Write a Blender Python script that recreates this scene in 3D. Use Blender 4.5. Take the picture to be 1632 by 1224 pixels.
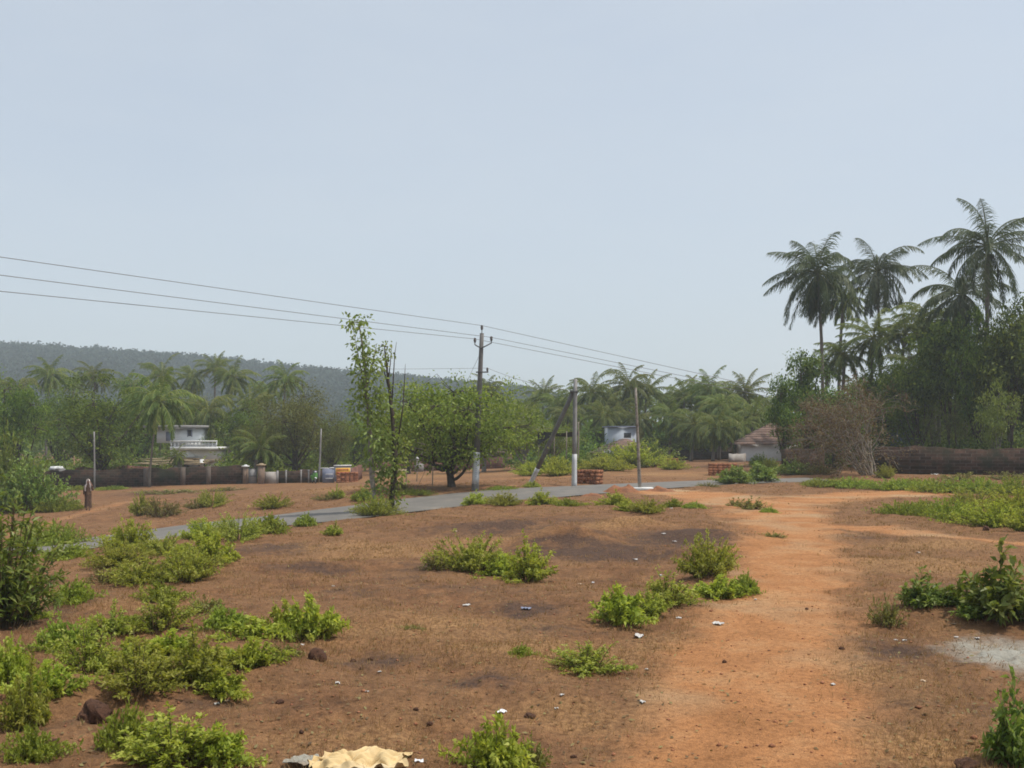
import bpy, bmesh, math, random
import numpy as np
from mathutils import Vector, Matrix

for o in list(bpy.data.objects): bpy.data.objects.remove(o)
SC = bpy.context.scene
COL = SC.collection
R = math.radians

# ------------------------------------------------------------------ camera
FPX, HZ, CAMH = 1600.0, 700.0, 2.6          # focal length and horizon row in photo pixels (1632 wide), eye height in m
cam_d = bpy.data.cameras.new('camera'); cam = bpy.data.objects.new('camera', cam_d); COL.objects.link(cam)
cam.location = (0, 0, CAMH); cam.rotation_euler = (R(90), 0, 0)
cam_d.sensor_width = 36; cam_d.lens = 36*FPX/1632; cam_d.shift_y = (HZ-612)/1632
cam_d.clip_start = 0.1; cam_d.clip_end = 6000
SC.camera = cam

# ------------------------------------------------------------------ light
SUN_EL, SUN_AZ = 66.0, 98.0                 # azimuth clockwise from +Y
world = bpy.data.worlds.new('World'); SC.world = world; world.use_nodes = True
wn = world.node_tree; bg = wn.nodes['Background']
sky = wn.nodes.new('ShaderNodeTexSky'); sky.sky_type = 'NISHITA'; sky.sun_disc = False
sky.sun_elevation = R(SUN_EL); sky.sun_rotation = R(SUN_AZ)
sky.altitude = 0; sky.air_density = 1.0; sky.dust_density = 3.0; sky.ozone_density = .8
# the milky heat haze of the upper air: the clear sky mixed with a pale, slightly uneven veil
mixn = wn.nodes.new('ShaderNodeMix'); mixn.data_type = 'RGBA'
tc = wn.nodes.new('ShaderNodeTexCoord'); mp = wn.nodes.new('ShaderNodeMapping'); mp.inputs['Scale'].default_value = (1, 1, 3.0)
cn = wn.nodes.new('ShaderNodeTexNoise'); cn.inputs['Scale'].default_value = 2.2; cn.inputs['Detail'].default_value = 5; cn.inputs['Roughness'].default_value = .6
mr = wn.nodes.new('ShaderNodeMapRange'); mr.inputs[1].default_value = .35; mr.inputs[2].default_value = .7; mr.inputs[3].default_value = .60; mr.inputs[4].default_value = .72
wn.links.new(tc.outputs['Generated'], mp.inputs[0]); wn.links.new(mp.outputs[0], cn.inputs['Vector']); wn.links.new(cn.outputs[0], mr.inputs[0])
wn.links.new(mr.outputs[0], mixn.inputs[0]); wn.links.new(sky.outputs[0], mixn.inputs[6]); mixn.inputs[7].default_value = (3.98, 4.33, 4.62, 1)
wn.links.new(mixn.outputs[2], bg.inputs[0]); bg.inputs[1].default_value = 0.15
sun_d = bpy.data.lights.new('sun', 'SUN'); sun = bpy.data.objects.new('sun', sun_d); COL.objects.link(sun)
sun_d.energy = 3.4; sun_d.angle = R(1.0); sun_d.color = (1.0, 0.95, 0.86)
sd = Vector((math.sin(R(SUN_AZ))*math.cos(R(SUN_EL)), math.cos(R(SUN_AZ))*math.cos(R(SUN_EL)), math.sin(R(SUN_EL))))
sun.rotation_euler = sd.to_track_quat('Z', 'Y').to_euler(); sun.location = sd*300
vs = SC.view_settings; vs.view_transform = 'Standard'; vs.look = 'None'; vs.exposure = 0.2; vs.gamma = 1.0
vs.use_curve_mapping = False
SC.render.engine = 'CYCLES'
cy = SC.cycles
cy.max_bounces = 6; cy.diffuse_bounces = 3; cy.glossy_bounces = 2; cy.transmission_bounces = 3
cy.volume_bounces = 1; cy.transparent_max_bounces = 4; cy.filter_width = 1.75
cy.sample_clamp_indirect = 6; cy.caustics_reflective = False; cy.caustics_refractive = False
cy.use_denoising = True

# ------------------------------------------------------------------ terrain height
def lin(r, g, b):
    f = lambda c: (c/255/12.92) if c/255 <= 0.04045 else ((c/255+0.055)/1.055)**2.4
    return (f(r), f(g), f(b), 1)

def PX(px, py, Y):
    """photo pixel at depth Y -> world point"""
    return Vector(((px-816)/FPX*Y, Y, CAMH+(HZ-py)/FPX*Y))

_ctl = [(-14,0,0),(0,0,0),(14,0,0),(-9,9,0.03),(0,10,0),(9,10,.05),(0,-30,0),(-30,-20,0),(30,-20,0),
        (0,20,0),(11,22,.05),(-9,19,-.12),(15,33,.1),(4,35,.03),(-40,20,-1.0),(40,25,.3),(-60,150,-1.6),(0,150,-.4),(60,150,.8),
        (-10,28,-.35),(-60,60,-2.0),(60,60,.5)]
for px, py, Y in [(757,781,50),(940,773,55),(1020,779,52),(640,806,44),(500,822,41),(140,864,36),(140,813,56),(100,779,85),
                  (390,770,85),(540,769,83),(720,776,52),(750,748,105),(870,755,70),(1000,748,78),(1060,742,85),(1160,758,68),
                  (1200,735,95),(1380,759,62),(1600,755,67),(1632,800,41),(1250,790,46)]:
    p = PX(px, py, Y); _ctl.append(tuple(p))
_ctl = np.array(_ctl, float)
def _tps_u(r2):
    return np.where(r2 < 1e-9, 0, r2*np.log(np.maximum(r2, 1e-9)))
def _fit():
    s = 50.0; X = _ctl[:, :2]/s; n = len(X)
    K = _tps_u(((X[:, None]-X[None])**2).sum(-1)) + np.eye(n)*0.004
    Q = np.hstack([np.ones((n, 1)), X]); A = np.zeros((n+3, n+3))
    A[:n, :n] = K; A[:n, n:] = Q; A[n:, :n] = Q.T
    return np.linalg.solve(A, np.concatenate([_ctl[:, 2], np.zeros(3)]))
_w = _fit()
def _tps(x, y):
    s = 50.0; out = _w[-3] + _w[-2]*x/s + _w[-1]*y/s
    for i in range(len(_ctl)):
        out = out + _w[i]*_tps_u(((x-_ctl[i, 0])/s)**2+((y-_ctl[i, 1])/s)**2)
    return out
def sstep(a, b, t):
    t = np.clip((t-a)/(b-a), 0, 1); return t*t*(3-2*t)
def vnoise(x, y, seed=0):
    xi = np.floor(x).astype(np.int64); yi = np.floor(y).astype(np.int64); fx = x-xi; fy = y-yi
    def h(a, b):
        n = (a*374761393+b*668265263+seed*1442695) & 0xffffffff
        n = ((n ^ (n >> 13))*1274126177) & 0xffffffff
        return ((n ^ (n >> 16)) & 0xffff)/65535.0
    u = fx*fx*(3-2*fx); v = fy*fy*(3-2*fy)
    return (h(xi, yi)*(1-u)+h(xi+1, yi)*u)*(1-v)+(h(xi, yi+1)*(1-u)+h(xi+1, yi+1)*u)*v
def fbm(x, y, oct=4, seed=0):
    a, t, s = 1.0, 0.0, 0.0
    for i in range(oct):
        t = t+a*vnoise(x*2**i+17.3*i, y*2**i-9.1*i, seed+i); s += a; a *= .5
    return t/s
BUMPS = []   # (x, y, rx, ry, rot, h)
def H0(x, y):
    x = np.asarray(x, float); y = np.asarray(y, float)
    r = np.hypot(x, y)
    k = sstep(130, 260, r)
    z = _tps(np.clip(x, -160, 160), np.clip(y, -60, 200))*(1-k) - 1.0*k
    for bx, by, rx, ry, rot, h in BUMPS:
        c, s_ = math.cos(rot), math.sin(rot)
        u = ((x-bx)*c+(y-by)*s_)/rx; v = (-(x-bx)*s_+(y-by)*c)/ry
        z = z + h*np.exp(-(u*u+v*v))
    return z
def H(x, y):
    return float(H0(np.array([x]), np.array([y]))[0])
_ys = np.geomspace(3.0, 160, 2500)
def G(px, py):
    """where the sight line through a photo pixel meets the ground"""
    x = (px-816)/FPX*_ys; z = CAMH+(HZ-py)/FPX*_ys
    d = z-H0(x, _ys); i = int(np.argmax(d <= 0)) if (d <= 0).any() else len(_ys)-1
    Y = _ys[i]; return Vector((x[i], Y, H(x[i], Y)))

# banks and hollows of the dug-over ground (placed on the smooth ground first)
_b = []
for (px, py, wpx, h, ry, rot) in [(905,864,75,.40,.7,.05),(800,843,110,.24,.9,0),(1010,842,60,.32,.8,-.1),(1120,858,60,.30,.8,-.15),
                             (960,905,160,-.22,2.2,0),(1060,880,80,-.15,1.2,0),(800,1045,110,.13,.55,.05),(480,905,90,.1,.5,0),
                             (700,835,120,.12,1.0,0),(1480,985,110,.16,.6,0),(1600,1000,90,.2,.9,0),(1180,940,60,.12,1.2,.4),
                             (210,1090,160,.12,.9,0),(90,1120,90,.1,.5,0),(330,905,90,.12,1.2,0),(560,985,120,.08,.5,0),
                             (150,895,90,.03,1.0,0),(640,1115,120,.06,.4,.2),(1330,1165,150,.05,.4,0),(900,1110,90,.08,.4,0)]:
    p = G(px, py); _b.append((p.x, p.y, wpx/FPX*p.y, ry, rot, h))
BUMPS = _b

# ------------------------------------------------------------------ helpers
def tag(o, label=None, cat=None, group=None, kind=None):
    if label: o['label'] = label
    if cat: o['category'] = cat
    if group: o['group'] = group
    if kind: o['kind'] = kind
    return o
def thing(name, label, cat, loc=(0, 0, 0), rz=0, group=None):
    o = bpy.data.objects.new(name, None); COL.objects.link(o); o.empty_display_size = .3
    o.location = loc; o.rotation_euler = (0, 0, rz)
    return tag(o, label, cat, group)

class MB:
    """collects vertices, quads, triangles and a per-vertex value 'var'"""
    def __init__(s): s.v = []; s.q = []; s.t = []; s.a = []; s.n = 0; s.ng = []
    def add(s, v, q=None, t=None, var=0.5):
        v = np.asarray(v, float).reshape(-1, 3)
        if q is not None and len(q): s.q.append(np.asarray(q, np.int64).reshape(-1, 4)+s.n)
        if t is not None and len(t): s.t.append(np.asarray(t, np.int64).reshape(-1, 3)+s.n)
        s.v.append(v); s.a.append(np.broadcast_to(np.asarray(var, float), (len(v),)).copy()); s.n += len(v); return s
    def box(s, c, size, rz=0, var=.5, taper=1.0):
        sx, sy, sz = size[0]/2, size[1]/2, size[2]/2
        p = np.array([[-sx,-sy,-sz],[sx,-sy,-sz],[sx,sy,-sz],[-sx,sy,-sz],[-sx*taper,-sy*taper,sz],[sx*taper,-sy*taper,sz],[sx*taper,sy*taper,sz],[-sx*taper,sy*taper,sz]])
        cz, sn = math.cos(rz), math.sin(rz)
        p = np.stack([p[:,0]*cz-p[:,1]*sn, p[:,0]*sn+p[:,1]*cz, p[:,2]], 1)+np.array(c)
        return s.add(p, [[0,3,2,1],[4,5,6,7],[0,1,5,4],[1,2,6,5],[2,3,7,6],[3,0,4,7]], var=var)
    def tube(s, pts, rad, sides=6, var=.5, cap=True):
        pts = np.asarray(pts, float); n = len(pts); rad = np.broadcast_to(np.asarray(rad, float), (n,))
        tg = np.gradient(pts, axis=0); tg /= np.linalg.norm(tg, axis=1)[:, None]+1e-9
        ref = np.array([0.31, .9, .2]) if abs(tg[:, 2]).mean() > .6 else np.array([0, 0, 1.0])
        a = np.cross(tg, ref); a /= np.linalg.norm(a, axis=1)[:, None]+1e-9; b = np.cross(a, tg)
        th = np.arange(sides)*2*math.pi/sides
        v = pts[:, None]+rad[:, None, None]*(a[:, None]*np.cos(th)[None, :, None]+b[:, None]*np.sin(th)[None, :, None])
        i = np.arange(n-1)[:, None]*sides; j = np.arange(sides)[None]; k = (j+1) % sides
        q = np.stack([i+j, i+k, i+sides+k, i+sides+j], -1).reshape(-1, 4)
        t = []
        if cap:
            for m in range(1, sides-1):
                t.append([0, m, m+1]); t.append([(n-1)*sides, (n-1)*sides+m+1, (n-1)*sides+m])
        vv = var if np.ndim(var) == 0 else np.repeat(var, sides)
        return s.add(v.reshape(-1, 3), q[:, ::-1], t, vv)
    def leaves(s, C, D, N, L, W, var, fold=.12, droop=.15):
        n = len(C); L = np.broadcast_to(np.asarray(L, float), (n,))[:, None]; W = np.broadcast_to(np.asarray(W, float), (n,))[:, None]
        D = D/(np.linalg.norm(D, axis=1)[:, None]+1e-9)
        S = np.cross(D, N); S /= np.linalg.norm(S, axis=1)[:, None]+1e-9; U = np.cross(S, D)
        v1 = C+D*L*.42+S*W*.5+U*W*fold; v2 = C+D*L; v2[:, 2] -= (L*droop)[:, 0]; v3 = C+D*L*.42-S*W*.5+U*W*fold
        v = np.stack([C, v1, v2, v3], 1).reshape(-1, 3)
        return s.add(v, np.arange(4*n).reshape(-1, 4), var=np.repeat(var, 4))
    def data(s, name, mat=None, smooth=False):
        me = bpy.data.meshes.new(name)
        v = np.concatenate(s.v) if s.v else np.zeros((0, 3))
        q = np.concatenate(s.q) if s.q else np.zeros((0, 4), np.int64)
        t = np.concatenate(s.t) if s.t else np.zeros((0, 3), np.int64)
        me.vertices.add(len(v)); me.vertices.foreach_set('co', v.astype(np.float32).ravel())
        idx = np.concatenate([q.ravel(), t.ravel()]).astype(np.int32)
        st = np.concatenate([np.arange(len(q))*4, len(q)*4+np.arange(len(t))*3]).astype(np.int32)
        me.loops.add(len(idx)); me.loops.foreach_set('vertex_index', idx)
        me.polygons.add(len(st)); me.polygons.foreach_set('loop_start', st)
        if smooth: me.polygons.foreach_set('use_smooth', np.ones(len(st), bool))
        me.update(calc_edges=True)
        at = me.attributes.new('var', 'FLOAT', 'POINT'); at.data.foreach_set('value', np.concatenate(s.a).astype(np.float32))
        if mat: me.materials.append(mat)
        return me
    def build(s, name, mat, parent=None, smooth=False):
        o = bpy.data.objects.new(name, s.data(name, mat, smooth)); COL.objects.link(o)
        if parent: o.parent = parent
        return o
def inst(name, me, parent=None, loc=(0, 0, 0), rz=0, sc=(1, 1, 1), rot=None):
    o = bpy.data.objects.new(name, me); COL.objects.link(o); o.location = loc
    o.rotation_euler = rot or (0, 0, rz); o.scale = sc
    if parent: o.parent = parent
    return o
def rvec(rng, n, up=0.0):
    v = rng.normal(size=(n, 3)); v /= np.linalg.norm(v, axis=1)[:, None]; v[:, 2] += up; return v

# ------------------------------------------------------------------ materials
def new_mat(name):
    m = bpy.data.materials.new(name); m.use_nodes = True; nt = m.node_tree; nt.nodes.clear()
    out = nt.nodes.new('ShaderNodeOutputMaterial'); return m, nt, out
def N(nt, typ, **kw):
    n = nt.nodes.new(typ)
    for k, v in kw.items():
        if k == 'inp':
            for a, b in v.items():
                if isinstance(b, bpy.types.NodeSocket): nt.links.new(b, n.inputs[a])
                else: n.inputs[a].default_value = b
        else: setattr(n, k, v)
    return n
def ramp(nt, fac, stops):
    r = N(nt, 'ShaderNodeValToRGB'); nt.links.new(fac, r.inputs[0]); e = r.color_ramp.elements
    while len(e) < len(stops): e.new(.5)
    for el, (p, c) in zip(e, stops): el.position = p; el.color = c
    return r.outputs[0]
def mixc(nt, fac, a, b, mode='MIX'):
    m = N(nt, 'ShaderNodeMix', data_type='RGBA', blend_type=mode)
    for i, x in ((0, fac), (6, a), (7, b)):
        if isinstance(x, bpy.types.NodeSocket): nt.links.new(x, m.inputs[i])
        else: m.inputs[i].default_value = x
    return m.outputs[2]
def math_(nt, op, a, b=0.0, clamp=False):
    m = N(nt, 'ShaderNodeMath', operation=op, use_clamp=clamp)
    for i, x in ((0, a), (1, b)):
        if isinstance(x, bpy.types.NodeSocket): nt.links.new(x, m.inputs[i])
        else: m.inputs[i].default_value = x
    return m.outputs[0]
def noise(nt, scale, detail=4, rough=.6, vec=None, dist=0):
    n = N(nt, 'ShaderNodeTexNoise', inp={'Scale': scale, 'Detail': detail, 'Roughness': rough, 'Distortion': dist})
    if vec is not None: nt.links.new(vec, n.inputs['Vector'])
    return n.outputs[0]
def attr(nt, name): return N(nt, 'ShaderNodeAttribute', attribute_name=name).outputs['Fac']
def objvec(nt): return N(nt, 'ShaderNodeTexCoord').outputs['Object']

def mat_leaf(name, dark, mid, lite, trans=.35, rough=.5, hue=.0):
    m, nt, out = new_mat(name)
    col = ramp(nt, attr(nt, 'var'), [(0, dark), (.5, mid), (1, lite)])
    oi = N(nt, 'ShaderNodeObjectInfo').outputs['Random']
    hs = N(nt, 'ShaderNodeHueSaturation', inp={'Color': col})
    nt.links.new(math_(nt, 'ADD', math_(nt, 'MULTIPLY', oi, .03), .485), hs.inputs['Hue'])
    nt.links.new(math_(nt, 'ADD', math_(nt, 'MULTIPLY', oi, .35), .82), hs.inputs['Value'])
    p = N(nt, 'ShaderNodeBsdfPrincipled', inp={'Base Color': hs.outputs[0], 'Roughness': rough})
    p.inputs['Specular IOR Level'].default_value = .18
    tl = N(nt, 'ShaderNodeBsdfTranslucent', inp={'Color': mixc(nt, 1, hs.outputs[0], (1.15, 1.1, .55, 1), 'MULTIPLY')})
    mx = N(nt, 'ShaderNodeMixShader', inp={0: trans, 1: p.outputs[0], 2: tl.outputs[0]})
    nt.links.new(mx.outputs[0], out.inputs[0]); return m
def mat_rough(name, c1, c2, scale=6, bump=.2, rough=.9, c3=None, varmix=0.0, detail=5):
    m, nt, out = new_mat(name); v = objvec(nt)
    n1 = noise(nt, scale, detail, .65, v)
    col = ramp(nt, n1, [(.3, c1), (.7, c2)])
    if c3: col = mixc(nt, math_(nt, 'MULTIPLY', ramp_fac(nt, noise(nt, scale*.27, 3, .6, v), .52, .68), .9), col, c3)
    if varmix:
        k = math_(nt, 'ADD', math_(nt, 'MULTIPLY', attr(nt, 'var'), varmix), 1-varmix/2)
        col = mixc(nt, 1, col, N(nt, 'ShaderNodeCombineColor', inp={0: k, 1: k, 2: k}).outputs[0], 'MULTIPLY')
    p = N(nt, 'ShaderNodeBsdfPrincipled', inp={'Base Color': col, 'Roughness': rough}); p.inputs['Specular IOR Level'].default_value = .25
    if bump:
        b = N(nt, 'ShaderNodeBump', inp={'Strength': bump, 'Distance': .05, 'Height': noise(nt, scale*4, 4, .6, v)})
        nt.links.new(b.outputs[0], p.inputs['Normal'])
    nt.links.new(p.outputs[0], out.inputs[0]); return m
def ramp_fac(nt, x, a, b):
    return N(nt, 'ShaderNodeMapRange', inp={0: x, 1: a, 2: b, 3: 0.0, 4: 1.0}).outputs[0]

def mat_block(name, c1, c2, moss, mortar):
    m, nt, out = new_mat(name); g = N(nt, 'ShaderNodeTexCoord').outputs['Object']; sx = N(nt, 'ShaderNodeSeparateXYZ', inp={0: g})
    v = N(nt, 'ShaderNodeCombineXYZ', inp={0: math_(nt, 'ADD', sx.outputs[0], sx.outputs[1]), 1: sx.outputs[2], 2: 0.0}).outputs[0]
    b = N(nt, 'ShaderNodeTexBrick', inp={'Vector': v, 'Scale': 1.0, 'Mortar Size': .016, 'Brick Width': .42, 'Row Height': .21, 'Color1': c1, 'Color2': c2, 'Mortar': mortar, 'Mortar Smooth': .4})
    col = mixc(nt, .75, b.outputs[0], ramp(nt, noise(nt, 5, 5, .7, g), [(.3, (.55,.55,.55,1)), (.7, (1.5,1.5,1.5,1))]), 'MULTIPLY')
    col = mixc(nt, ramp_fac(nt, noise(nt, .8, 6, .7, g), .47, .66), col, moss)
    p = N(nt, 'ShaderNodeBsdfPrincipled', inp={'Base Color': col, 'Roughness': .95}); p.inputs['Specular IOR Level'].default_value = .1
    bp = N(nt, 'ShaderNodeBump', inp={'Strength': .6, 'Distance': .03, 'Height': math_(nt, 'ADD', math_(nt, 'MULTIPLY', b.outputs['Fac'], -1.0), noise(nt, 9, 4, .7, g))})
    nt.links.new(bp.outputs[0], p.inputs['Normal']); nt.links.new(p.outputs[0], out.inputs[0]); return m
M = {}
M['bush'] = mat_leaf('bush_leaf', (.14,.18,.022,1), (.33,.385,.055,1), (.52,.54,.12,1), .48)
M['bush_b'] = mat_leaf('dusty_bush_leaf', (.13,.16,.024,1), (.30,.34,.055,1), (.47,.48,.13,1), .48)
M['bush_dark'] = mat_leaf('bush_dark_leaf', (.06,.10,.020,1), (.165,.235,.045,1), (.33,.38,.13,1), .4, .42)
M['bush_dry'] = mat_leaf('bush_dry_leaf', (.10,.085,.035,1), (.20,.20,.055,1), (.30,.29,.11,1), .35)
M['weed'] = mat_leaf('weed_leaf', (.12,.165,.022,1), (.245,.31,.045,1), (.36,.41,.085,1), .4)
M['mango'] = mat_leaf('mango_leaf', (.036,.07,.010,1), (.12,.20,.026,1), (.28,.36,.060,1), .42)
M['olive'] = mat_leaf('olive_leaf', (.065,.08,.024,1), (.155,.175,.048,1), (.26,.27,.09,1), .38)
M['cashew'] = mat_leaf('cashew_leaf', (.075,.11,.02,1), (.19,.255,.046,1), (.38,.42,.13,1), .46)
M['deep'] = mat_leaf('deep_leaf', (.028,.054,.013,1), (.105,.17,.034,1), (.29,.37,.075,1), .4)
M['slender'] = mat_leaf('slender_leaf', (.11,.155,.035,1), (.21,.28,.065,1), (.34,.40,.14,1), .42)
M['dryleaf'] = mat_leaf('dry_brown_leaf', (.115,.075,.038,1), (.19,.135,.062,1), (.27,.24,.095,1), .25)
M['palm'] = mat_leaf('palm_leaf', (.046,.075,.014,1), (.12,.17,.032,1), (.34,.34,.10,1), .4, .55)
M['palm_near'] = mat_leaf('palm_near_leaf', (.028,.050,.018,1), (.062,.094,.032,1), (.15,.175,.075,1), .3, .5)
M['hillwood'] = mat_leaf('hill_leaf', (.010,.026,.013,1), (.026,.050,.025,1), (.05,.08,.038,1), .25, .7)
M['stem'] = mat_rough('stem_bark', (.09,.065,.035,1), (.16,.12,.06,1), 20, 0)
M['bark'] = mat_rough('dark_bark', (.035,.026,.020,1), (.085,.065,.05,1), 5, .5, c3=(.13,.11,.09,1))
M['palebark'] = mat_rough('pale_bark', (.16,.135,.11,1), (.34,.31,.27,1), 9, .4, c3=(.09,.065,.045,1))
M['palmbark'] = mat_rough('palm_bark', (.10,.085,.07,1), (.20,.175,.145,1), 7, .4)
M['twig'] = mat_rough('dry_twig', (.15,.125,.095,1), (.27,.23,.18,1), 12, 0)
M['grass'] = mat_leaf('dry_straw', (.19,.115,.05,1), (.34,.22,.10,1), (.54,.39,.19,1), .3, .7)
M['laterite'] = mat_rough('laterite_brick', (.22,.088,.045,1), (.35,.155,.08,1), 9, .5, varmix=.5)
M['rock'] = mat_rough('laterite_rock', (.12,.055,.033,1), (.30,.15,.09,1), 12, 1.0, c3=(.06,.035,.028,1))
M['shadewall'] = mat_block('shade_toned_laterite_wall', (.030,.019,.014,1), (.085,.050,.036,1), (.028,.030,.018,1), (.085,.072,.06,1))  # mossy laterite, its colours lowered to paint in the shade of the trees
M['brownpier'] = mat_rough('brown_plaster', (.16,.11,.08,1), (.26,.19,.14,1), 4, .3)
M['pier'] = mat_rough('wall_pier', (.09,.07,.058,1), (.15,.12,.10,1), 4, .3)
M['redwall'] = mat_block('red_laterite_wall', (.13,.06,.045,1), (.22,.105,.075,1), (.09,.05,.04,1), (.17,.13,.11,1))
M['plaster'] = mat_rough('pale_plaster', (.66,.70,.74,1), (.76,.79,.81,1), 1.2, .08, c3=(.56,.58,.58,1))
M['white'] = mat_rough('whitewash', (.64,.65,.65,1), (.77,.77,.76,1), 2, .08, c3=(.52,.51,.48,1))
M['grey'] = mat_rough('grey_concrete', (.22,.215,.21,1), (.33,.32,.31,1), 3, .15, c3=(.16,.155,.15,1))
M['polecon'] = mat_rough('weathered_concrete', (.12,.115,.11,1), (.20,.19,.18,1), 4, .2, c3=(.10,.095,.09,1))
M['polewhite'] = mat_rough('pole_whitewash', (.50,.51,.52,1), (.66,.67,.68,1), 5, .1, c3=(.38,.38,.38,1))
M['iron'] = mat_rough('galvanised_iron', (.07,.07,.07,1), (.12,.12,.12,1), 10, .1, .6)
M['porcelain'] = mat_rough('brown_porcelain', (.055,.045,.04,1), (.09,.075,.065,1), 8, 0, .3)
M['wire'] = mat_rough('wire', (.16,.16,.165,1), (.22,.22,.225,1), 3, 0, .6)
M['tile'] = mat_rough('roof_tile', (.15,.095,.075,1), (.24,.16,.125,1), 4, .4, c3=(.09,.075,.065,1), varmix=.4)
M['thatch'] = mat_rough('palm_thatch', (.30,.23,.14,1), (.48,.39,.26,1), 8, .6, varmix=.4)
M['dark'] = mat_rough('shade_cloth', (.012,.012,.013,1), (.03,.028,.028,1), 6, .2)
M['glass'] = mat_rough('dim_pane', (.05,.055,.06,1), (.08,.085,.09,1), 3, 0, .15)
M['bluegrey'] = mat_rough('blue_grey_paint', (.16,.18,.25,1), (.24,.26,.34,1), 3, .1)
M['yellow'] = mat_rough('yellow_paint', (.55,.33,.05,1), (.62,.40,.09,1), 6, 0)
M['signred'] = mat_rough('sign_red_paint', (.38,.07,.04,1), (.45,.10,.06,1), 6, 0)
M['tarp'] = mat_rough('tan_sheet', (.50,.36,.17,1), (.66,.50,.27,1), 5, .15, .75, c3=(.60,.50,.34,1))
M['scrapwhite'] = mat_rough('white_scrap', (.40,.38,.36,1), (.62,.60,.57,1), 8, .1, .7)
M['scraptan'] = mat_rough('tan_scrap', (.42,.30,.20,1), (.60,.45,.32,1), 8, .1)
M['plastic'] = mat_rough('silver_plastic', (.62,.63,.65,1), (.82,.82,.84,1), 8, .1, .25)
M['cement'] = mat_rough('cement_spill', (.24,.225,.185,1), (.34,.325,.28,1), 7, .6, c3=(.25,.17,.10,1))
M['mound'] = mat_rough('red_dirt', (.19,.075,.035,1), (.34,.155,.075,1), 4, .8, c3=(.13,.06,.035,1))

# ------------------------------------------------------------------ road line (photo pixels of its two edges, met with the ground)
_re = [(-60,868,925),(20,860,905),(100,851,885),(180,841,872),(300,828,856),(400,819,846),(500,809,836),(600,800,820),(700,790,808),(800,782,797),(900,776,788),(1000,770,780),(1100,766,775),(1180,763,771),(1300,760,768)]
_far = np.array([G(a, b) for a, b, c in _re]); _near = np.array([G(a, c) for a, b, c in _re])
def resample(p, n):
    d = np.concatenate([[0], np.cumsum(np.linalg.norm(np.diff(p[:, :2], axis=0), axis=1))]); t = np.linspace(0, d[-1], n)
    q = np.stack([np.interp(t, d, p[:, k]) for k in range(2)], 1)
    for _ in range(10): q[1:-1] = (q[:-2]+2*q[1:-1]+q[2:])/4
    return q
_cl = resample((_far+_near)/2, 110)
_hw = 2.1
_tn = np.gradient(_cl, axis=0); _tn /= np.linalg.norm(_tn, axis=1)[:, None]; _nm = np.stack([-_tn[:, 1], _tn[:, 0]], 1)
_HWV = np.interp(np.arange(110), [0, 30, 60, 85, 109], [3.3, 3.3, 2.7, 2.1, 2.1])
def dist_poly(x, y, P):
    """distance to a polyline and index of the nearest sample"""
    out = np.full(x.shape, 1e9); idx = np.zeros(x.shape, int)
    for i, (a, b) in enumerate(P):
        d = np.hypot(x-a, y-b); m = d < out; out[m] = d[m]; idx[m] = i
    return out, idx

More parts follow.
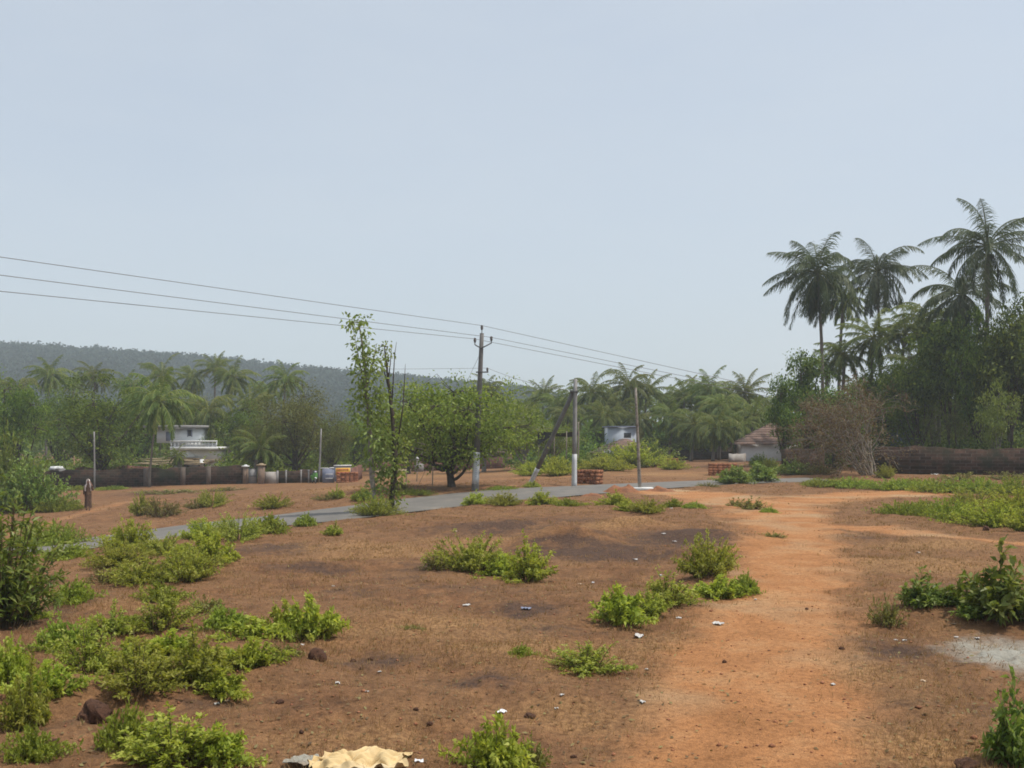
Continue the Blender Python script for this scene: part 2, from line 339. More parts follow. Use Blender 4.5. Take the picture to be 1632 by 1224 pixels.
# ------------------------------------------------------------------ ground sheet
def soil_masks(x, y):
    path = np.zeros(x.shape); dark = np.zeros(x.shape); straw = np.zeros(x.shape)
    wob = (fbm(x*.9, y*.9, 3, 5)-.5)
    def stroke(pts, soft=.8):
        out = np.zeros(x.shape)
        P = [(G(a, b), w) for a, b, w in pts]
        W = [(p.x, p.y, w/FPX*p.y) for p, w in P]
        for (x0, y0, w0), (x1, y1, w1) in zip(W[:-1], W[1:]):
            t = np.clip(((x-x0)*(x1-x0)+(y-y0)*(y1-y0))/((x1-x0)**2+(y1-y0)**2+1e-9), 0, 1)
            d = np.hypot(x-x0-t*(x1-x0), y-y0-t*(y1-y0)); w = w0+t*(w1-w0)
            out = np.maximum(out, 1-sstep(1-soft, 1+soft, d/w+wob*.9))
        return out
    path = np.maximum(path, stroke([(1170,1330,230),(1185,1224,185),(1195,1120,150),(1215,1040,120),(1240,960,95),(1262,890,75),(1262,840,70),(1215,805,80),(1130,790,70),(1060,783,60)]))
    path = np.maximum(path, .9*stroke([(1215,806,60),(1330,792,60),(1450,785,70),(1560,783,60)]))
    path = np.maximum(path, .75*stroke([(1280,840,60),(1400,842,40),(1520,857,22),(1660,872,16)]))
    path = np.maximum(path, .42*stroke([(-40,862,30),(60,838,18),(200,800,14),(420,785,14),(600,772,10),(760,765,10),(1000,757,9),(1180,750,9)], .7))
    path = np.maximum(path, .55*stroke([(640,800,9),(700,786,12),(820,774,9)], .6))
    def blot(lst):
        out = np.zeros(x.shape)
        for px, py, rx, ry, k in lst:
            c = G(px, py); a = G(px, py-ry).y; b = G(px, py+ry).y
            RX = rx/FPX*c.y; RY = max((a-b)/2, .1)
            out = np.maximum(out, k*np.exp(-((x-c.x)/RX)**2-((y-c.y)/RY)**2))
        return out
    dark = blot([(610,1050,55,13,1),(565,1060,40,10,.8),(840,972,60,12,1),(500,905,90,8,.9),(950,880,150,18,1.1),(1090,850,110,12,1.1),(790,840,90,8,1.0),(900,862,80,7,1.1),(1140,855,60,8,1.0),(690,905,60,10,.8),(430,875,90,10,.8),  # burnt ground and other dark spots, plus painted shade on the dug banks
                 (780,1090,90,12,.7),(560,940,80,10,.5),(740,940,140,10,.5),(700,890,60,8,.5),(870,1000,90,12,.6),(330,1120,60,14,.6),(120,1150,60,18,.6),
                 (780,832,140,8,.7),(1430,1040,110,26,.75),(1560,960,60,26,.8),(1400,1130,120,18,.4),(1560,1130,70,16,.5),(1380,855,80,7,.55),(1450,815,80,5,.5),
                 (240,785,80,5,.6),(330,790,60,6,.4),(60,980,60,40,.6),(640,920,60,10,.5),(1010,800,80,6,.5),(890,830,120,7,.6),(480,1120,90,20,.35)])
    straw = blot([(880,1030,140,14,1),(560,870,90,8,.9),(500,1000,120,20,.5),(1080,1030,90,20,.6),(650,880,120,10,.6),(760,860,90,7,.8),(960,838,100,6,.7),(1080,1110,80,30,.5),
                  (900,1140,120,22,.5),(1330,1060,90,40,.5),(1480,900,140,12,.6),(1500,868,120,8,.6),(1450,1180,130,26,.7),(700,1000,160,25,.5),(240,960,90,12,.4),(600,1180,160,30,.4),
                  (300,1010,100,12,.3),(1290,800,80,5,.5),(870,752,120,4,.6),(1060,756,90,4,.6),(660,760,110,4,.5),(550,778,60,3,.6),(300,778,80,4,.4)])
    return path, dark, straw
def dust_mask(x, y):
    c = G(1625, 1048); return 1.15*np.exp(-(((x-c.x)/.85)**2+((y-c.y)/1.1)**2)**1.4)

def build_ground():
    a = np.concatenate([np.linspace(-33, 33, 500), np.linspace(37, 323, 72)])*math.pi/180
    r = np.concatenate([np.geomspace(2.0, 80, 430), np.geomspace(83, 1150, 46)])
    A, Rr = np.meshgrid(a, r); x = (Rr*np.sin(A)).ravel(); y = (Rr*np.cos(A)).ravel()
    z = H0(x, y); pa, dk, stw = soil_masks(x, y)
    d, i = dist_poly(x, y, _cl); rd = 1-sstep(-.1, .5, d-_HWV[i])
    near = 1-sstep(45, 90, np.hypot(x, y))
    rough = (1-.62*pa)*(1-rd)*near
    z = z + rough*((fbm(x*.8, y*.8, 3, 11)-.5)*.20+(fbm(x*3.2, y*3.2, 3, 21)-.5)*.075+(fbm(x*11, y*11, 2, 31)-.5)*.03)
    z = z - rd*.07
    n, mcol = len(r), len(a)
    j = np.arange(n-1)[:, None]*mcol; k = np.arange(mcol)[None]; k2 = (k+1) % mcol
    q = np.stack([j+k, j+k2, j+mcol+k2, j+mcol+k], -1).reshape(-1, 4)
    mb = MB(); v = np.stack([x, y, z], 1); v = np.vstack([v, [[0, 0, H(0, 0)]]])
    mb.add(v, q[:, ::-1], np.array([[t, len(v)-1, (t+1) % mcol] for t in range(mcol)])[:, ::-1])
    o = mb.build('ground', M['ground'], smooth=True); me = o.data
    global GGRID; GGRID = (a, r, z.reshape(len(r), len(a)))
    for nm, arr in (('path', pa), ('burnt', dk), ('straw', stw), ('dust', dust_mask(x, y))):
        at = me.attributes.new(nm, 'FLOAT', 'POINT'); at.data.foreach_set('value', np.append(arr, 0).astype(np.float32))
    tag(o, kind='structure'); return o

m, nt, out = new_mat('red_soil'); v = objvec(nt)
nb = noise(nt, .35, 6, .65, v); nm_ = noise(nt, 2.2, 6, .7, v); nf = noise(nt, 14, 5, .7, v); ng = noise(nt, 70, 3, .7, v)
soil = ramp(nt, nm_, [(.27, (.078,.042,.022,1)), (.5, (.165,.083,.040,1)), (.73, (.27,.142,.066,1))])
soil = mixc(nt, math_(nt, 'MULTIPLY', ramp_fac(nt, nb, .45, .64), .55), soil, (.215,.122,.06,1))
strw = ramp(nt, nf, [(.3, (.17,.085,.038,1)), (.6, (.31,.18,.08,1)), (.8, (.42,.27,.13,1))])
sm = math_(nt, 'ADD', attr(nt, 'straw'), math_(nt, 'SUBTRACT', noise(nt, 1.3, 5, .7, v), .5))
soil = mixc(nt, math_(nt, 'MULTIPLY', ramp_fac(nt, sm, -.06, .5), .85), soil, strw)
bm_ = math_(nt, 'ADD', attr(nt, 'burnt'), math_(nt, 'MULTIPLY', math_(nt, 'SUBTRACT', noise(nt, 2.6, 8, .75, v), .5), 2.6))  # this mask carries the painted bank shade along with the scorched soil
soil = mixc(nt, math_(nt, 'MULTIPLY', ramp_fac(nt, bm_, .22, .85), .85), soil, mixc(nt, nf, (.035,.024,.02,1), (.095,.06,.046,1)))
pth = ramp(nt, noise(nt, .8, 6, .65, v), [(.3, (.28,.128,.050,1)), (.5, (.375,.176,.072,1)), (.72, (.42,.24,.115,1))])
pth = mixc(nt, ramp_fac(nt, noise(nt, .28, 3, .5, v), .5, .66), pth, (.37,.25,.14,1))
pm = math_(nt, 'ADD', attr(nt, 'path'), math_(nt, 'MULTIPLY', math_(nt, 'SUBTRACT', noise(nt, 1.5, 7, .72, v), .5), 1.25))
col = mixc(nt, ramp_fac(nt, pm, .12, .75), soil, pth)
dm = math_(nt, 'ADD', attr(nt, 'dust'), math_(nt, 'MULTIPLY', math_(nt, 'SUBTRACT', noise(nt, 2.4, 7, .7, v), .5), 1.4))
col = mixc(nt, math_(nt, 'MULTIPLY', ramp_fac(nt, math_(nt, 'MULTIPLY', dm, math_(nt, 'GREATER_THAN', attr(nt, 'dust'), .02)), .3, .95), .9), col, (.30,.285,.24,1))
sp = ramp(nt, ng, [(.30, (.45,.4,.38,1)), (.5, (1,1,1,1)), (.72, (1.4,1.36,1.33,1))])
col = mixc(nt, .75, col, sp, 'MULTIPLY')
col = mixc(nt, .7, col, ramp(nt, nf, [(.3, (.5,.46,.44,1)), (.5, (1,1,1,1)), (.75, (1.4,1.36,1.32,1))]), 'MULTIPLY')
p = N(nt, 'ShaderNodeBsdfPrincipled', inp={'Base Color': col, 'Roughness': .95}); p.inputs['Specular IOR Level'].default_value = .15
bp = N(nt, 'ShaderNodeBump', inp={'Strength': .8, 'Distance': .04, 'Height': math_(nt, 'ADD', nf, math_(nt, 'MULTIPLY', ng, .5))})
nt.links.new(bp.outputs[0], p.inputs['Normal']); nt.links.new(p.outputs[0], out.inputs[0]); M['ground'] = m
GROUND = build_ground()

def HG(x, y):
    """height of the rough ground sheet itself"""
    x = np.asarray(x, float); y = np.asarray(y, float); a, r, Z = GGRID
    an = np.arctan2(x, y); an = np.where(an < a[0], an+2*math.pi, an); rr = np.clip(np.hypot(x, y), r[0], r[-1]*.999)
    i = np.clip(np.searchsorted(r, rr)-1, 0, len(r)-2); j = np.clip(np.searchsorted(a, an)-1, 0, len(a)-2)
    u = (rr-r[i])/(r[i+1]-r[i]); v = np.clip((an-a[j])/(a[j+1]-a[j]), 0, 1)
    return (Z[i, j]*(1-u)+Z[i+1, j]*u)*(1-v)+(Z[i, j+1]*(1-u)+Z[i+1, j+1]*u)*v
def GH(px, py):
    p = G(px, py); p.z = float(HG(p.x, p.y)); return p
# road: a tarred sheet with crumbling edges
def build_road():
    mb = MB(); rows = []
    nac = 10
    for i in range(len(_cl)):
        wl = _HWV[i]+(.5-float(fbm(np.array([i*.35]), np.array([0.5]), 3, 3)[0]))*.5; wr = _HWV[i]+(.5-float(fbm(np.array([i*.35]), np.array([7.5]), 3, 4)[0]))*.5
        for k in range(nac+1):
            u = -1+2*k/nac; w = wl if u > 0 else wr
            p = _cl[i]+_nm[i]*u*w; rows.append((p[0], p[1], H(p[0], p[1])+.035*(1-u**4)-.02*u**8))
    q = [[i*(nac+1)+k, i*(nac+1)+k+1, (i+1)*(nac+1)+k+1, (i+1)*(nac+1)+k] for i in range(len(_cl)-1) for k in range(nac)]
    mb.add(rows, np.array(q)[:, ::-1])
    return tag(mb.build('road', M['road'], smooth=True), kind='structure')
m, nt, out = new_mat('worn_tar'); v = objvec(nt)
col = ramp(nt, noise(nt, .9, 6, .65, v), [(.3, (.11,.10,.088,1)), (.55, (.145,.132,.116,1)), (.75, (.20,.17,.135,1))])
col = mixc(nt, .6, col, ramp(nt, noise(nt, 30, 3, .7, v), [(.3, (.7,.7,.7,1)), (.7, (1.2,1.2,1.2,1))]), 'MULTIPLY')
p = N(nt, 'ShaderNodeBsdfPrincipled', inp={'Base Color': col, 'Roughness': .8})
nt.links.new(p.outputs[0], out.inputs[0]); M['road'] = m
build_road()

# ------------------------------------------------------------------ far hill and the woods on it
_rx = np.array([-900,-300,0,100,200,300,400,480,550,640,720,800,850,900,980,1100,1300])
_ry = np.array([560,546,551,557,562,567,578,586,592,601,609,615,622,634,655,690,705])
def hill_z(x, y):
    px = 816+x/720*FPX
    top = CAMH+(HZ-12-np.interp(px, _rx, _ry))/FPX*720
    prof = np.where(y < 720, sstep(330, 720, y)**.85, 1-sstep(720, 1080, y)*.9)
    return np.maximum(top, 0)*prof*(1+.10*(fbm(x/90, y/90, 4, 41)-.5)*sstep(330, 500, y)) - 1.2
def build_hill():
    xs = np.linspace(-760, 330, 160); ys = np.linspace(320, 1080, 80); X, Y = np.meshgrid(xs, ys)
    mb = MB(); n = len(xs); j = np.arange(len(ys)-1)[:, None]*n; k = np.arange(n-1)[None]
    q = np.stack([j+k, j+k+1, j+n+k+1, j+n+k], -1).reshape(-1, 4)
    mb.add(np.stack([X.ravel(), Y.ravel(), hill_z(X.ravel(), Y.ravel())], 1), q)
    tag(mb.build('hill', M['hillground'], smooth=True), kind='structure')
    rng = np.random.default_rng(5); n = 5200
    y = 340+390*rng.random(n)**.75; x = (rng.uniform(-330, 1000, n)-816)/FPX*y
    z = hill_z(x, y); hh = rng.uniform(3.5, 7.5, n); ok = z > 1; x, y, z, hh = x[ok], y[ok], z[ok], hh[ok]; n = len(x)
    mb = MB(); per = 26
    off = rvec(rng, n*per)*np.cbrt(rng.random((n*per, 1)))
    C = np.repeat(np.stack([x, y, z+hh*.62], 1), per, 0)+off*np.repeat(np.stack([hh*.62, hh*.62, hh*.45], 1), per, 0)
    mb.leaves(C, rvec(rng, n*per, .1), rvec(rng, n*per, .7), 2.2, 1.5, np.clip(np.repeat(rng.random(n)*.6, per)+rng.random(n*per)*.4, 0, 1))
    # palms on the skyline
    for px in list(rng.uniform(560, 860, 12))+list(rng.uniform(0, 540, 5)):
        yy = 715+rng.uniform(-12, 5); xx = (px-816)/FPX*yy; zz = float(hill_z(np.array([xx]), np.array([yy]))[0])
        h = rng.uniform(5, 8.5); mb.tube([(xx, yy, zz), (xx+rng.uniform(-.5,.5), yy, zz+h)], .22, 4, .3)
        m_ = 30; D = rvec(rng, m_, .15); mb.leaves(np.repeat([[xx, yy, zz+h]], m_, 0), D, rvec(rng, m_, .6), 2.8, .6, rng.random(m_)*.5, droop=.45)
    tag(mb.build('hill_woods', M['hillwood']), 'bluish wooded cover of the far hill ridge', 'woods', kind='stuff')
M['hillground'] = mat_rough('hill_soil', (.03,.045,.02,1), (.07,.075,.035,1), .02, 0)
build_hill()

# woods that close the view between the gardens and the hill: one far mass
def build_far_woods():
    rng = np.random.default_rng(8); mb = MB(); n = 560
    y = rng.uniform(150, 330, n); px = rng.uniform(-350, 1950, n); x = (px-816)/FPX*y
    h = rng.uniform(5, 9.5, n)*np.interp(px, [0, 560, 850, 1240, 1632], [1.05, .8, .95, .95, 1.25]); z = H0(x, y); per = 90
    off = rvec(rng, n*per)*np.cbrt(rng.random((n*per, 1)))
    C = np.repeat(np.stack([x, y, z+h*.55], 1), per, 0)+off*np.repeat(np.stack([h*.6, h*.6, h*.48], 1), per, 0)
    mb.leaves(C, rvec(rng, n*per, .0), rvec(rng, n*per, .7), 1.3, .8, np.clip(np.repeat(rng.random(n)*.6, per)+rng.random(n*per)*.4, 0, 1))
    tag(mb.build('far_woods', M['mango']), 'dense green woods far behind the gardens', 'woods', kind='stuff')
build_far_woods()

# ------------------------------------------------------------------ plant builders
def bush_mesh(seed, w, h, nst, nl, L, W, mat, up=.25, arch=1.3, lmin=.2):
    rng = np.random.default_rng(seed); fol, st = MB(), MB(); r = w/2
    az = rng.uniform(0, 2*math.pi, nst); u = np.sqrt(rng.random(nst)); lob = 1+.25*np.sin(az*2+seed)+.15*np.sin(az*3+2*seed)
    rad = u*r*.92*lob*np.where(rng.random(nst) < .1, 1.35, 1); H_ = h*(1-.6*u**2)*rng.uniform(.35, 1.0, nst)*np.where(rng.random(nst) < .08, 1.3, 1)
    bx, by = np.cos(az)*rad*.35, np.sin(az)*rad*.35; tx, ty = np.cos(az)*rad, np.sin(az)*rad
    def P(i, t):
        return np.stack([bx[i]+(tx[i]-bx[i])*t**arch, by[i]+(ty[i]-by[i])*t**arch, H_[i]*t**.85*(1-.12*u[i]*t**3)], 1)
    for i in range(nst):
        t = np.linspace(0, 1, 5); st.tube(P(np.full(5, i), t), np.linspace(.007, .002, 5)*(.6+h), 3, rng.random(), cap=False)
    i = np.repeat(np.arange(nst), nl); t = lmin+(1-lmin)*rng.random(len(i))**.8
    C = P(i, t); tan = P(i, np.minimum(t+.05, 1.05))-P(i, t-.05); tan /= np.linalg.norm(tan, axis=1)[:, None]+1e-9
    D = tan*.55+rvec(rng, len(i))*.9; D[:, 2] += up*.6
    C = C+rvec(rng, len(i))*rng.random((len(i), 1))*L*.5
    Nn = rvec(rng, len(i), 1.1); s = rng.uniform(.6, 1.15, len(i))
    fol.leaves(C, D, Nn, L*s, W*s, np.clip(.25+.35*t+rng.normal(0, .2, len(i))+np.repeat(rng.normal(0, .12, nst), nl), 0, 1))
    return fol.data('foliage', mat), st.data('stems', M['stem'])

def broad_tree(seed, h, rx, cb, tr, nlobe, ncl, nleaf, L, W, blob, lmat, bmat, lean=(0, 0), limbs=1.0, flat=.75, top=.0, lobe_r=.46):
    rng = np.random.default_rng(seed); cr, tk = MB(), MB(); rz = (h-cb)/2; cz = (h+cb)/2
    lob = []
    for i in range(nlobe):
        for _ in range(50):
            d = rvec(rng, 1)[0]*rng.random()**.4; c = np.array([d[0]*rx*.66, d[1]*rx*.66, d[2]*rz*.72])
            c[:2] *= 1-top*max(0, c[2]/rz)
            if all(np.linalg.norm((c-q)/np.array([rx, rx, rz])) > .36 for q in lob): break
        lob.append(c)
    tp = np.array([lean[0], lean[1], cb+rz*.5]); b = np.array([0, 0, -.3])
    mid = b*.5+tp*.5+np.array([rng.normal(0, tr), rng.normal(0, tr), 0])
    ts = np.linspace(0, 1, 9); tpts = [(1-t)**2*b+2*t*(1-t)*mid+t*t*tp for t in ts]
    tk.tube(tpts, tr*np.array([1.5, 1.12, 1, .93, .85, .75, .62, .5, .35]), 9, .5)
    cl = []
    for k, c0 in enumerate(lob):
        c = c0+np.array([lean[0], lean[1], cz]); t0 = rng.uniform(.35, .8); s = np.array(tpts[int(t0*8)])
        if limbs > 0:
            m1 = s*.5+c*.5+np.array([0, 0, -.15*rz])+rng.normal(0, .12*rx, 3)
            tk.tube([(1-t)**2*s+2*t*(1-t)*m1+t*t*c for t in np.linspace(0, 1, 7)], np.linspace(tr*.5, tr*.12, 7), 5, rng.random(), cap=False)
        for _ in range(ncl//nlobe):
            d = rvec(rng, 1)[0]*rng.uniform(.55, 1.0); q = c+d*np.array([rx*lobe_r, rx*lobe_r, rz*lobe_r*flat*1.15]); cl.append((q, c, rng.random()))
            if limbs > .5: tk.tube([c, (c+q)/2+rng.normal(0, .05*rx, 3), q], [tr*.10, tr*.07, tr*.03], 3, rng.random(), cap=False)
    nC = len(cl); Q = np.repeat([c[0] for c in cl], nleaf, 0); O = np.repeat([c[1] for c in cl], nleaf, 0)
    off = rng.normal(0, 1, (nC*nleaf, 3))*np.array([blob, blob, blob*.7]); C = Q+off
    D = (C-O)/rx*.8+rvec(rng, len(C))*.8; D[:, 2] -= .15
    s = rng.uniform(.65, 1.2, len(C))
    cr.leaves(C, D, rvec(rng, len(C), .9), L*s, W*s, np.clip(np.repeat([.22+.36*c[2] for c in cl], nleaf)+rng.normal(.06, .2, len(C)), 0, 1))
    return cr.data('crown', lmat), tk.data('trunk', bmat)

def palm_crown(seed, nf, fl, pairs, lw, ll, mat, wind=(0, 0), up=75, low=-55, bend=1.0, nuts=True):
    rng = np.random.default_rng(seed); mb = MB(); wind = np.array([wind[0], wind[1], 0.0])
    for f in range(nf):
        k = f/(nf-1); az = f*2.39996+rng.uniform(-.5, .5); e0 = R(up+(low-up)*k**.85+rng.uniform(-9, 9))
        L = fl*rng.uniform(.78, 1.1)*(1-.15*(k > .85)); bd = R(rng.uniform(58, 118))*bend*(1.15-.5*k)
        n = 14; pts = [np.zeros(3)]; e = e0; hd = np.array([math.cos(az), math.sin(az), 0])
        for i in range(n):
            t = (i+.5)/n; e_ = max(e0-bd*t**1.4, R(-88)); d = hd*math.cos(e_)+np.array([0, 0, math.sin(e_)])
            d = d+wind*t*.9; d /= np.linalg.norm(d); pts.append(pts[-1]+d*L/n)
        pts = np.array(pts); mb.tube(pts, np.linspace(.05, .012, n+1)*fl/4.5, 4, .85, cap=False)
        tt = np.linspace(.16, .995, pairs); ix = np.clip(tt*n, 0, n-1e-6); i0 = ix.astype(int); fr = (ix-i0)[:, None]
        base = pts[i0]*(1-fr)+pts[i0+1]*fr; tg = pts[i0+1]-pts[i0]; tg /= np.linalg.norm(tg, axis=1)[:, None]
        sd_ = np.cross(tg, [0, 0, 1.0]); nn = np.linalg.norm(sd_, axis=1)[:, None]; sd_ = np.where(nn > .15, sd_/np.maximum(nn, .15), np.array([-hd[1], hd[0], 0]))
        prof = ll*np.clip(np.sin(np.pi*np.clip(tt*.86+.12, 0, 1))**.6, .25, 1)
        dead = .35 if k > .9 and rng.random() < .5 else 0
        for sg in (-1, 1):
            D = sd_*sg*.62+tg*.62+np.array([0, 0, -.3-.55*rng.random()])+wind*.5+rng.normal(0, .16, (pairs, 3)); D /= np.linalg.norm(D, axis=1)[:, None]
            ln = prof*rng.uniform(.55, 1.15, pairs)
            up_ = np.cross(D, tg); up_ /= np.linalg.norm(up_, axis=1)[:, None]+1e-9
            wv = np.cross(D, up_); wv *= lw/2
            m1 = base+D*ln[:, None]*.5; D2 = D+np.array([0, 0, -.55])+wind*.25; D2 /= np.linalg.norm(D2, axis=1)[:, None]; e1 = m1+D2*ln[:, None]*.5
            v = np.stack([base-wv*.6, base+wv*.6, m1+wv, m1-wv, e1], 1).reshape(-1, 3); b = np.arange(pairs)*5
            var = np.repeat(np.clip(.34+.22*(1-k)+rng.normal(0, .13, pairs)+dead+.1*sg, 0, 1), 5)
            mb.add(v, np.stack([b, b+1, b+2, b+3], 1), np.stack([b+3, b+2, b+4], 1), var)
    for i in range(9):          # leaf bases and a few nuts at the heart
        a = rng.uniform(0, 6.28); mb.tube([(0, 0, -.5), (math.cos(a)*.12, math.sin(a)*.12, -.1), (math.cos(a)*.3, math.sin(a)*.3, .35)], [.12, .1, .03], 5, .7)
    if nuts:
        for i in range(8):
            a = rng.uniform(0, 6.28); c = np.array([math.cos(a)*.33, math.sin(a)*.33, -.45-rng.random()*.35]); th = np.linspace(-1, 1, 5)
            mb.tube(np.stack([c+np.array([0, 0, t*.16]) for t in th]), .12*np.sqrt(np.maximum(1-th**2, .05)), 6, .75)
    return mb.data('crown', mat)
def palm_trunk(seed, off, r=.16):
    rng = np.random.default_rng(seed); t = np.linspace(0, 1, 17)
    p = np.stack([off[0]*t**1.6+.12*np.sin(t*3+seed), off[1]*t**1.6, 10*t], 1); p -= np.array([p[0, 0], p[0, 1], 0])
    mb = MB(); p[0, 2] = -.4; mb.tube(p, r*(1+.55*np.exp(-t*14))*(1-.25*t)*(1+.05*np.cos(np.arange(17)*math.pi)), 8, .5)
    return mb.data('trunk', M['palmbark'], True), p[-1]

# ------------------------------------------------------------------ walls, houses, stacks
def ground_wall(pts, h, thick, mat, name, label, cat='wall', cap=None, step=.35, ragged=.09, piers=None, seed=1):
    """wall along photo points (px, Y): one course of segments following the ground"""
    P = np.array([((px-816)/FPX*Y, Y) for px, Y in pts]); d = np.concatenate([[0], np.cumsum(np.hypot(*np.diff(P, axis=0).T))])
    n = max(2, int(d[-1]/step)); t = np.linspace(0, d[-1], n+1); X = np.interp(t, d, P[:, 0]); Yv = np.interp(t, d, P[:, 1])
    tx, ty = np.gradient(X), np.gradient(Yv); l = np.hypot(tx, ty); nx, ny = -ty/l*thick/2, tx/l*thick/2
    z = H0(X, Yv); zt = z+h+(fbm(t*1.3, t*0+seed, 3, seed)-.5)*ragged*4
    z0 = z-.35; mb = MB()
    v = np.stack([np.stack([X+nx, Yv+ny, z0], 1), np.stack([X+nx, Yv+ny, zt], 1), np.stack([X-nx, Yv-ny, zt], 1), np.stack([X-nx, Yv-ny, z0], 1)], 1).reshape(-1, 3)
    q = [[4*i+a, 4*i+(a+1) % 4, 4*i+4+(a+1) % 4, 4*i+4+a] for i in range(n) for a in range(4)]+[[0, 3, 2, 1], [4*n, 4*n+1, 4*n+2, 4*n+3]]
    mb.add(v, q)
    root = thing(name, label, cat, (0, 0, 0)); mb.build('masonry', mat, root)
    if piers:
        for px, Y, extra in piers:
            x = (px-816)/FPX*Y; pm_ = MB(); pm_.box((x, Y, H(x, Y)+(h+extra)/2-.1), (.34, .34+thick*.2, h+extra+.2), .03); pm_.build('pier', M['pier'] if cap is None else cap, root)
    return root
ground_wall([(-160,90),(60,86),(150,85),(250,85),(330,84.5),(389,84)], 1.5, .28, M['shadewall'], 'compound_wall', 'long dark moss-stained laterite wall in front of the white house', piers=[(233,84.7,.02),(292,84.5,.02),(333,84.3,.02)], seed=3)
ground_wall([(441,84),(500,84),(532,84)], 1.05, .25, M['shadewall'], 'compound_wall', 'low dark laterite wall between the white gate panel and the painted sign wall', seed=4)
ground_wall([(590,106),(668,105),(735,105),(805,104)], 1.08, .25, M['redwall'], 'boundary_wall', 'low reddish brick wall behind the broad cashew tree trunk', seed=5)
ground_wall([(1395,67.5),(1465,66),(1545,65),(1640,64),(1760,63)], 1.75, .3, M['shadewall'], 'boundary_wall', 'dark shaded laterite wall under the dense trees by the right edge', seed=6)
ground_wall([(1246,69),(1285,69),(1312,69.5)], 1.75, .3, M['shadewall'], 'boundary_wall', 'short dark laterite wall end beside the tiled house and dry bush', seed=7)
ground_wall([(1040,112),(1130,110),(1170,108)], 1.2, .25, M['shadewall'], 'boundary_wall', 'dark garden wall beneath the palm belt left of the tiled house', seed=8)

M['palegrey'] = mat_rough('pale_blue_grey_wall', (.36,.40,.46,1), (.46,.50,.55,1), 1.5, .1, c3=(.30,.31,.33,1))
M['limewash'] = mat_rough('stained_limewash', (.30,.27,.24,1), (.46,.43,.40,1), 2.5, .2, c3=(.20,.16,.13,1))
# gate of the white house's compound
def pier(px, Y, w, h, capm, name, label):
    x = (px-816)/FPX*Y; z = H(x, Y); t = thing(name, label, 'gate pillar', (x, Y, z))
    MB().box((0, 0, h/2-.15), (w, w, h+.3)).build('shaft', M['brownpier'], t)
    MB().box((0, 0, h+.05), (w+.16, w+.16, .10)).box((0, 0, h+.14), (w, w, .09), taper=.35).build('cap', capm, t); return t
pier(391.5, 83.6, .38, 1.42, M['white'], 'gate_pillar', 'brown gate pillar with white cap joining the long dark wall')
pier(416.5, 83.2, .50, 1.52, M['thatch'], 'gate_pillar', 'stout brown gate pillar with tan cap right of the grey gate')
x = (403-816)/FPX*83.3; t = thing('metal_gate', 'grey sheet metal gate leaf between two capped pillars', 'gate', (x, 83.3, H(x, 83.3)))
MB().box((0, 0, .66), (.68, .04, 1.2)).build('panel', M['grey'], t)
g = MB()
for s in (-1, 1): g.box((s*.33, -.04, .66), (.05, .04, 1.24))
for zz in (.07, .66, 1.27): g.box((0, -.045, zz), (.62, .035, .05))
g.build('gate_frame', M['iron'], t)
x = (431.5-816)/FPX*83.5; t = thing('wall_panel', 'short whitewashed wall panel beside the stout brown gate pillar', 'wall', (x, 83.5, H(x, 83.5)))
MB().box((0, 0, .45), (1.05, .2, 1.05)).build('masonry', M['limewash'], t)
MB().box((.57, -.02, .5), (.12, .24, 1.16)).build('pier', M['grey'], t)
for px, lab in ((456,'white concrete post just right of the whitewashed panel'),(480,'white concrete post midway along the low dark wall'),(492,'thin white concrete post next to the green scooter')):
    x = (px-816)/FPX*83.6; t = thing('fence_post', lab, 'post', (x, 83.6, H(x, 83.6)), group='white posts along the low dark wall')
    MB().box((0, 0, .45), (.10, .10, 1.2)).build('shaft', M['grey'], t); MB().box((0, 0, 1.07), (.13, .13, .05)).build('cap', M['white'], t)

# painted sign wall
Y = 82.5; x0, x1 = (514-816)/FPX*Y, (532-816)/FPX*Y
t = thing('painted_wall', 'blue grey painted wall panel left of the yellow lettered sign', 'wall', ((x0+x1)/2, Y, H((x0+x1)/2, Y)))
MB().box((0, 0, .55), (x1-x0, .2, 1.3)).build('masonry', M['bluegrey'], t); MB().box((.3, 0, 1.24), (.4, .26, .08)).box((-.3, 0, 1.22), (.66, .24, .05)).build('coping', M['white'], t)
for zz in (.38, .72): MB().box((.1, -.105, zz), (.6, .012, .06)).build('painted_stripe', M['white'], t)
ang = .55; xa, Ya = (545-816)/FPX*81.6, 81.9
t = thing('sign_wall', 'slanted sign wall with yellow and red lettering over a blue band', 'sign', (xa, Ya, H(xa, Ya)), ang)
MB().box((0, 0, .72), (1.38, .18, 1.25)).build('masonry', M['bluegrey'], t); MB().box((0, 0, 1.39), (1.46, .26, .09)).build('coping', M['white'], t)
MB().box((0, -.094, .93), (1.28, .012, .56)).build('board', M['yellow'], t)
rng = np.random.default_rng(3); lm = MB()
for row in range(2):
    xx = -.56
    while xx < .5:
        w_ = rng.uniform(.05, .12); lm.box((xx+w_/2, -.104, 1.06-row*.25), (w_, .01, .15), 0); xx += w_+.04
lm.build('lettering', M['signred'], t)
MB().box((0, -.094, .55), (1.28, .012, .08)).build('painted_stripe', M['white'], t)
ground_wall([(557,83),(566,84.5),(575,90)], 1.2, .25, M['redwall'], 'boundary_wall', 'short reddish wall running back from the lettered sign', seed=11)
ground_wall([(596,103),(655,103)], .42, .5, M['thatch'], 'stone_kerb', 'pale low kerb before the reddish wall near the slender trees', cat='kerb', seed=12)
x = (668-816)/FPX*103; t = thing('gate_pillar', 'pale concrete gate pillar on its plinth left of the cashew trunk', 'gate pillar', (x, 103, H(x, 103)))
